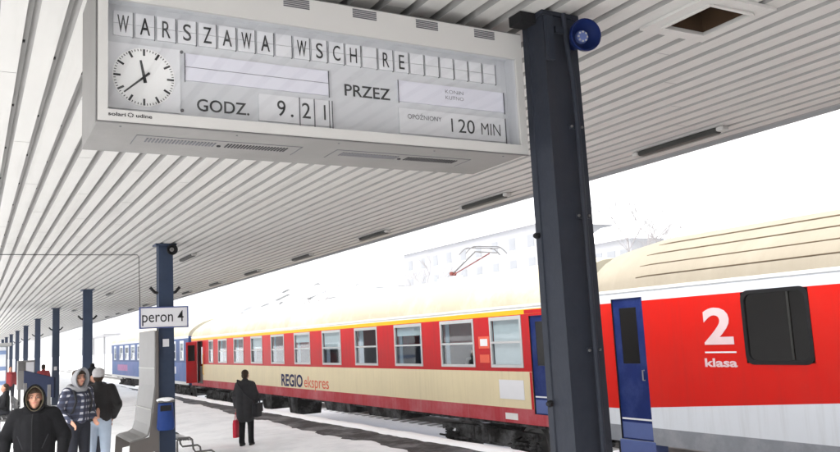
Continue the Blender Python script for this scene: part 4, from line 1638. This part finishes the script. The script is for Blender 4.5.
    if face:
        for s in (-1, 1):
            b = MB()
            c_ = hr(hc + V(s * .031, -.083, .006)) * S
            b.ellipsoid(c_, .0115 * S, .007 * S, .0042 * S, eye_m, 8)
            eo = b.build('eye', smooth=True)
            eo.parent = root
            b = MB()
            c2 = hr(hc + V(s * .031, -.0915, .006)) * S
            b.ellipsoid(c2, .0052 * S, .003 * S, .0046 * S, black_m, 6)
            po = b.build('pupil', smooth=True)
            po.parent = eo
            b = MB()
            b.tube([hr(hc + V(s * .016, -.094, .025)) * S, hr(hc + V(s * .034, -.09, .031)) * S, hr(hc + V(s * .052, -.076, .025)) * S], .0042 * S, hair_m, 6)
            bo_ = b.build('eyebrow', smooth=True)
            bo_.parent = root
        b = MB()
        b.tube([hr(hc + V(-.024, -.084, -.055)) * S, hr(hc + V(0, -.0945, -.053)) * S, hr(hc + V(.024, -.084, -.055)) * S], .0058 * S, skin_red, 8)
        lo_ = b.build('lips', smooth=True)
        lo_.parent = root
    if hair:
        b = MB()
        b.ellipsoid(hc + V(0, .03, .05), .084, .088, .08, black_m, 12)
        b.ellipsoid(hc + V(0, .055, -.01), .078, .06, .085, black_m, 12)
        if hood:
            for q in range(-3, 4):
                cap(b, hc + V(q * .02, -.05, .105 - abs(q) * .006), hc + V(q * .021 + .012, -.084 + abs(q) * .006, .062 - abs(q) * .004), .016, .009)
        if look:
            b.v = [tuple(rot(p, hc, 'Z', look)) for p in b.v]
        put(fin(b, .008), 'hair', root, hair_m)
    if headgear:
        kind, m = headgear
        b = MB()
        b.ellipsoid(hc + V(0, .015, .055), .098, .108, .09, black_m, 14)
        b.ellipsoid(hc + V(0, .03, .02), .094, .1, .06, black_m, 14)
        if kind == 'pompom':
            b.ellipsoid(hc + V(0, .03, .165), .04, .04, .04, black_m, 10)
            cap(b, hc + V(.08, .01, .02), hc + V(.085, .0, -.1), .03, .02)
            cap(b, hc + V(-.08, .01, .02), hc + V(-.085, .0, -.1), .03, .02)
        put(fin(b, .01), 'hat', root, m)
    if hood:
        m, lining = hood
        # open hood: shell of revolution leaning over the head with a face opening towards -y
        def shell(grow, open_y, name, mm, thick):
            b = MB()
            rings = []
            N = 20
            for i in range(13):
                t = i / 12
                # rings run from the face opening (front) to the back
                yy = -.098 + open_y + t * (.245 - open_y)
                prof_ = math.sin(math.pi * (.5 + .5 * t)) ** .55 if t < 1 else .02
                sx, sz = (.102 + grow) * max(prof_, .05), (.146 + grow) * max(prof_, .05)
                cz2 = -.012 - .02 * t
                ring = []
                for j in range(N):
                    a = 2 * math.pi * j / N
                    sn = math.sin(a)
                    wx = sx * (1 - .22 * max(0, sn) ** 2) if sn > 0 else sx * (1 - .1 * sn * sn)
                    lean = -.03 * max(0, sn) if t < .3 else 0
                    ring.append(hc + V(wx * math.cos(a), yy + lean, cz2 + sz * sn + (.01 if sn > 0 else 0)))
                rings.append(ring)
            if look:
                rings = [[rot(p, hc, 'Z', look) for p in r_] for r_ in rings]
            b.loft([[p * S for p in r_] for r_ in rings], mm)
            o_ = b.build(name, smooth=True)
            md = o_.modifiers.new('t', 'SOLIDIFY')
            md.thickness = thick
            md.offset = 0
            sb = o_.modifiers.new('u', 'SUBSURF')
            sb.levels = sb.render_levels = 1
            dg = bpy.context.evaluated_depsgraph_get()
            me2 = bpy.data.meshes.new_from_object(o_.evaluated_get(dg))
            o_.modifiers.clear()
            o_.data = me2
            o_.parent = root
            return o_
        shell(.012, 0.0, 'hood', m, .016)
        shell(-.008, .012, 'hood_lining', lining, .01)
        b = MB()
        for kx in range(9):
            a = R(200 + kx * 17.5)
        for i in range(17):
            a = 2 * math.pi * i / 16
        pts = [V(.125 * math.cos(2 * math.pi * i / 16), .025 + .1 * math.sin(2 * math.pi * i / 16), 1.485 + .025 * math.sin(2 * math.pi * i / 16)) * S for i in range(17)]
        b.tube(pts, .042 * S, m, 10)
        co_ = b.build('hood_collar', smooth=True)
        co_.parent = root
    return root


def at(Y, px_x): return px_x


# man in black hooded jacket, walking towards the camera, elbows out
person('man in black hooded jacket walking towards the camera, front left', (.67, 10.4, 0), -12, 1.735, cloth_black, jeans_dark,
       dict(elL=(.315, .05, 1.17), elR=(-.32, .05, 1.17), wrL=(.31, -.13, .985), wrR=(-.30, -.14, .985), kneeL=(.1, -.12, .52), ankL=(.1, -.06, .1), ankR=(-.1, .1, .1)),
       hood=(cloth_black, hood_lining), hair=True, bulk=1.22, voxel=.011, look=R(8))
hm = [o for o in C.objects if o.name == 'person'][0]
jk = [c for c in hm.children if c.name.startswith('jacket')][0]


def on_front(o, x, z, d=.004):
    hit, p, nn, _ = o.ray_cast(Vector((x, -1, z)), Vector((0, 1, 0)))
    return (x, p.y - d, z) if hit else None


zp = [q for q in (on_front(jk, .0, .9 + .03 * k) for k in range(19)) if q]
if len(zp) > 3:
    b = MB()
    b.tube(zp, .006, black_m, 6)
    zo = b.build('zip', smooth=True)
    zo.parent = hm
for sx_ in (-1, 1):
    pp = [q for q in (on_front(jk, sx_ * (.1 + .012 * k), 1.06 + .03 * k, .002) for k in range(6)) if q]
    if len(pp) > 3:
        b = MB()
        b.tube(pp, .007, bag_m, 6)
        po_ = b.build('pocket', smooth=True)
        po_.parent = hm
# plaid jacket, grey hood
plaid_p = person('person in navy and white plaid jacket with grey hood, facing the grey beanie', (1.53, 14.1, 0), 28, 1.83, plaid, jeans_dark,
       dict(elL=(.26, .05, 1.16), elR=(-.27, .05, 1.16), wrL=(.2, -.12, 1.02), wrR=(-.2, -.12, 1.0)), hood=(hood_grey, hood_grey), bulk=.95, coat_len=.9)
# grey beanie, black jacket, light jeans, seen from behind
person('person in black padded jacket, light jeans and grey knitted beanie, seen from behind', (1.89, 14.5, 0), 170, 1.82, cloth_puffy, jeans_light,
       dict(elL=(.29, .04, 1.17), elR=(-.29, .04, 1.17), wrL=(.22, -.06, .98), wrR=(-.22, -.06, .98), ankL=(.13, .02, .085), ankR=(-.11, .02, .085)),
       headgear=('beanie', knit_grey), bulk=1.1, coat_len=.92, face=False)
person('person in dark pompom hat half hidden behind the grey beanie', (1.93, 15.55, 0), 20, 1.82, cloth_coat, jeans_dark, {}, headgear=('pompom', cloth_black), bulk=1.05)
# lone traveller by the train
trav = person('traveller in long dark coat watching the train, red bag in hand', (5.1, 16.85, 0), 140, 1.57, cloth_coat, cloth_black,
       dict(shL=(.155, .01, 1.395), shR=(-.155, .01, 1.395), elL=(.24, .02, 1.13), wrL=(.25, -.03, .9), elR=(-.25, .03, 1.16), wrR=(-.2, -.12, .98), ankL=(.1, .04, .085), ankR=(-.09, -.06, .085)),
       bulk=1.3, coat_len=.62, face=True)
# far figures
person('far person in red jacket beside the grey cabinet', (1.62, 41, 0), 15, 1.66, red_coat, jeans_dark, {}, voxel=.02, face=False)
person('far person in red jacket with dark hair standing by the fourth pillar', (2.66, 36.6, 0), 150, 1.72, red_coat, jeans_dark, {}, voxel=.02, face=False)
sit = dict(hipL=(.1, .1, .52), hipR=(-.1, .1, .52), kneeL=(.11, -.34, .5), kneeR=(-.11, -.34, .5), ankL=(.11, -.34, .085), ankR=(-.11, -.34, .085))


def seated(label, loc, yaw_deg, jk):
    # seated figure: upper body lowered to the seat, thighs forward
    dz = -.40
    P = dict(hipL=(.1, .02, .92), hipR=(-.1, .02, .92), kneeL=(.11, -.42, .90), kneeR=(-.11, -.42, .90), ankL=(.11, -.42, .485), ankR=(-.11, -.42, .485),
             wrL=(.14, -.3, 1.03), wrR=(-.14, -.3, 1.03), elL=(.25, -.05, 1.13), elR=(-.25, -.05, 1.13))
    p = person(label, loc, yaw_deg, 1.72, jk, jeans_dark, P, voxel=.02, face=False, coat_len=.86)
    p.location.z += dz * 1.72 / 1.75
    return p


seated('dark figure sitting on the far slatted bench', (.93, 26.6, 0), -90, cloth_black)

for lb, x, y, yw in (('passenger sitting in the red and cream coach, second window from its blue door', SIDE + .55, 14.75, 180),
                     ('passenger sitting in the red and cream coach, fourth window from its blue door', SIDE + .6, 19.3, 180)):
    p_ = seated(lb, (x, y, .5), yw, cloth_coat)
# things the people carry
def local_thing(name, label, cat, ref, builder):
    """thing placed in the frame of a person (position and turn), but top-level"""
    o = thing(name, label, cat, ref.location)
    o.rotation_euler = ref.rotation_euler
    builder(o)
    return o


def build_local(mb, name, parent, smooth=True):
    me_parent = parent
    loc = parent.location.copy()
    mb.v = [(p[0] + loc.x, p[1] + loc.y, p[2] + loc.z) for p in mb.v]
    return mb.build(name, me_parent, smooth=smooth)


def rucksack(o):
    b = MB()
    rings = []
    for z, a, d in ((1.02, .1, .06), (1.05, .15, .1), (1.25, .165, .12), (1.45, .14, .1), (1.52, .08, .05)):
        rings.append([(a * math.copysign(abs(math.cos(t)) ** .6, math.cos(t)), .25 + d * math.copysign(abs(math.sin(t)) ** .6, math.sin(t)), z) for t in [2 * math.pi * j / 20 for j in range(20)]])
    b.loft(rings, bag_m, True, True)
    build_local(b, 'bag_body', o)
    b = MB()
    b.box(-.1, .1, .36, .4, 1.08, 1.28, bag_m, .015)
    build_local(b, 'pocket', o, False)
    for s in (-1, 1):
        b = MB()
        b.tube([(s * .11, .16, 1.46), (s * .12, .05, 1.57), (s * .13, -.1, 1.5), (s * .14, -.165, 1.35), (s * .16, -.1, 1.18), (s * .15, .15, 1.08)], .018, bag_m, 8)
        build_local(b, 'strap', o)


local_thing('rucksack', 'black rucksack on the back of the plaid jacket', 'rucksack', plaid_p, rucksack)


def flipx(b):
    b.v = [(-p[0], p[1], p[2]) for p in b.v]


def satchel(o):
    b = MB()
    rings = []
    for z, k in ((.60, .8), (.62, 1), (.86, 1.02), (.88, .9)):
        rings.append([(.27 + .06 * k * math.copysign(abs(math.cos(t)) ** .5, math.cos(t)), .05 + .17 * k * math.copysign(abs(math.sin(t)) ** .5, math.sin(t)), z) for t in [2 * math.pi * j / 20 for j in range(20)]])
    b.loft(rings, bag_m, True, True)
    flipx(b); build_local(b, 'bag_body', o)
    b = MB()
    b.box(.325, .345, -.1, .2, .7, .885, cloth_coat, .008)
    flipx(b); build_local(b, 'flap', o, False)
    b = MB()
    b.tube([(.29, -.08, .86), (.2, -.17, 1.0), (.02, -.18, 1.2), (-.14, -.1, 1.33), (-.17, .02, 1.365), (-.12, .13, 1.3), (.05, .18, 1.1), (.22, .17, .95), (.29, .16, .86)], .016, bag_m, 8)
    flipx(b); build_local(b, 'strap', o)


local_thing('shoulder_bag', 'black shoulder bag across the dark coat of the lone traveller', 'bag', trav, satchel)


def carrier(o):
    b = MB()
    rings = []
    for z, k in ((.18, .92), (.2, 1), (.46, 1.0), (.54, .85)):
        rings.append([(-.235 + .05 * k * math.copysign(abs(math.cos(t)) ** .5, math.cos(t)), -.05 + .13 * k * math.copysign(abs(math.sin(t)) ** .5, math.sin(t)), z) for t in [2 * math.pi * j / 16 for j in range(16)]])
    b.loft(rings, red_bag_m, True, True)
    flipx(b); build_local(b, 'bag_body', o)
    for s in (-.02, .02):
        b = MB()
        b.tube([(-.235 + s, -.12, .53), (-.232 + s * .5, -.09, .66), (-.23, -.05, .715), (-.232 + s * .5, -.01, .66), (-.235 + s, .02, .53)], .007, red_bag_m, 6)
        flipx(b); build_local(b, 'handle', o)


local_thing('carrier_bag', 'red carrier bag held by the lone traveller', 'bag', trav, carrier)

# ================================================================ FAR BACKGROUND
def block(name, label, x, y0, y1, z1, floors, bays, m, dx=14, z0=-1.0):
    t = thing(name, label, 'building', (x, (y0 + y1) / 2, z0))
    b = MB()
    b.box(x, x + dx, y0, y1, z0, z1, m)
    b.build('wall', t)
    b = MB()
    b.loft([[(x - .6, y0 - .6, z1 + .002), (x + dx + .6, y0 - .6, z1 + .002), (x + dx + .6, y1 + .6, z1 + .002), (x - .6, y1 + .6, z1 + .002)],
            [(x + dx * .4, y0 + 2, z1 + 2.4), (x + dx * .6, y0 + 2, z1 + 2.4), (x + dx * .6, y1 - 2, z1 + 2.4), (x + dx * .4, y1 - 2, z1 + 2.4)]], snow_clean, True, True)
    b.build('roof', t)
    fh = (z1 - z0 - 1.5) / floors
    for i in range(floors):
        if z0 + 1.5 + i * fh < 5:
            continue
        for k in range(bays):
            yy = y0 + (k + .5) * (y1 - y0) / bays
            b = MB()
            zz = z0 + 1.6 + i * fh
            b.box(x - .05, x - .002, yy - .75, yy + .75, zz, zz + fh * .55, win_far)
            b.box(x - .09, x - .055, yy - .85, yy + .85, zz - .12, zz - .02, snow_clean)
            b.build('window', t)
    return t


block('apartment_block', 'pale five storey apartment block fading into haze above the red coach', 72, 92, 134, 17.5, 5, 9, wall_cool)
block('apartment_block', 'pale lower house in haze just right of the big pillar', 74, 76, 86, 13.2, 4, 4, wall_pale, dx=6)


def tree(x, y, h, label, seed):
    t = thing('bare_tree', label, 'tree', (x, y, -.9), 'bare winter trees beyond the tracks')
    rr = random.Random(seed)
    b = MB()
    b.tube([(x, y, -.9), (x + rr.uniform(-.2, .2), y, h * .4), (x + rr.uniform(-.4, .4), y + .2, h * .75)], .22, bark, 8, .08)
    b.build('trunk', t, smooth=True)
    b = MB()

    def grow(p, d, ln, r_, lev):
        q = p + d * ln
        b.tube([p, q], r_, bark, 5, r_ * .6)
        if lev == 0:
            return
        for _ in range(4 if lev > 1 else 3):
            nd = (d + Vector((rr.uniform(-.8, .8), rr.uniform(-.8, .8), rr.uniform(-.2, .6)))).normalized()
            grow(p.lerp(q, rr.uniform(.4, 1)), nd, ln * rr.uniform(.55, .75), r_ * .55, lev - 1)
    for k in range(7):
        z = h * (.3 + .07 * k)
        a = rr.uniform(0, 6.28)
        grow(Vector((x, y, z)), Vector((math.cos(a), math.sin(a), .8)).normalized(), h * .25, .07, 3)
    b.build('crown', t)


tree(60, 62, 15, 'bare winter tree right of the big pillar above the tan coach roof', 5)
tree(58, 55, 13, 'smaller bare tree at the right edge of the hazy trees', 6)
tree(64, 112, 14, 'bare winter tree in front of the hazy apartment block', 8)
tree(52, 128, 12, 'slim bare tree left of the hazy apartment block', 9)

# canopy of the neighbouring platform far off
nc = thing('far_canopy', 'small grey roof edge of the next platform, far beyond the blue coach', 'canopy', (17.4, 135, 0))
b = MB()
b.box(16.3, 18.5, 120, 150, 4.35, 4.6, fascia_m)
b.build('roof', nc)
for y in (128, 140):
    b = MB()
    b.box(17.4, 17.6, y, y + .2, -.9, 4.348, fascia_m)
    b.build('post', nc)

# ================================================================ HAZE (winter air)
HAZE = 0.0004
if HAZE > 0:
    hz = bpy.data.materials.new('winter_air')
    hz.use_nodes = True
    n, l = hz.node_tree.nodes, hz.node_tree.links
    n.clear()
    o = n.new('ShaderNodeOutputMaterial')
    v = n.new('ShaderNodeVolumePrincipled')
    v.inputs['Color'].default_value = (.97, .98, 1, 1)
    v.inputs['Density'].default_value = HAZE
    v.inputs['Anisotropy'].default_value = 0.0
    l.new(v.outputs[0], o.inputs['Volume'])
    b = MB()
    b.box(-950, 950, -650, 950, -6, 62, hz)
    tag(b.build('haze'), kind='stuff')
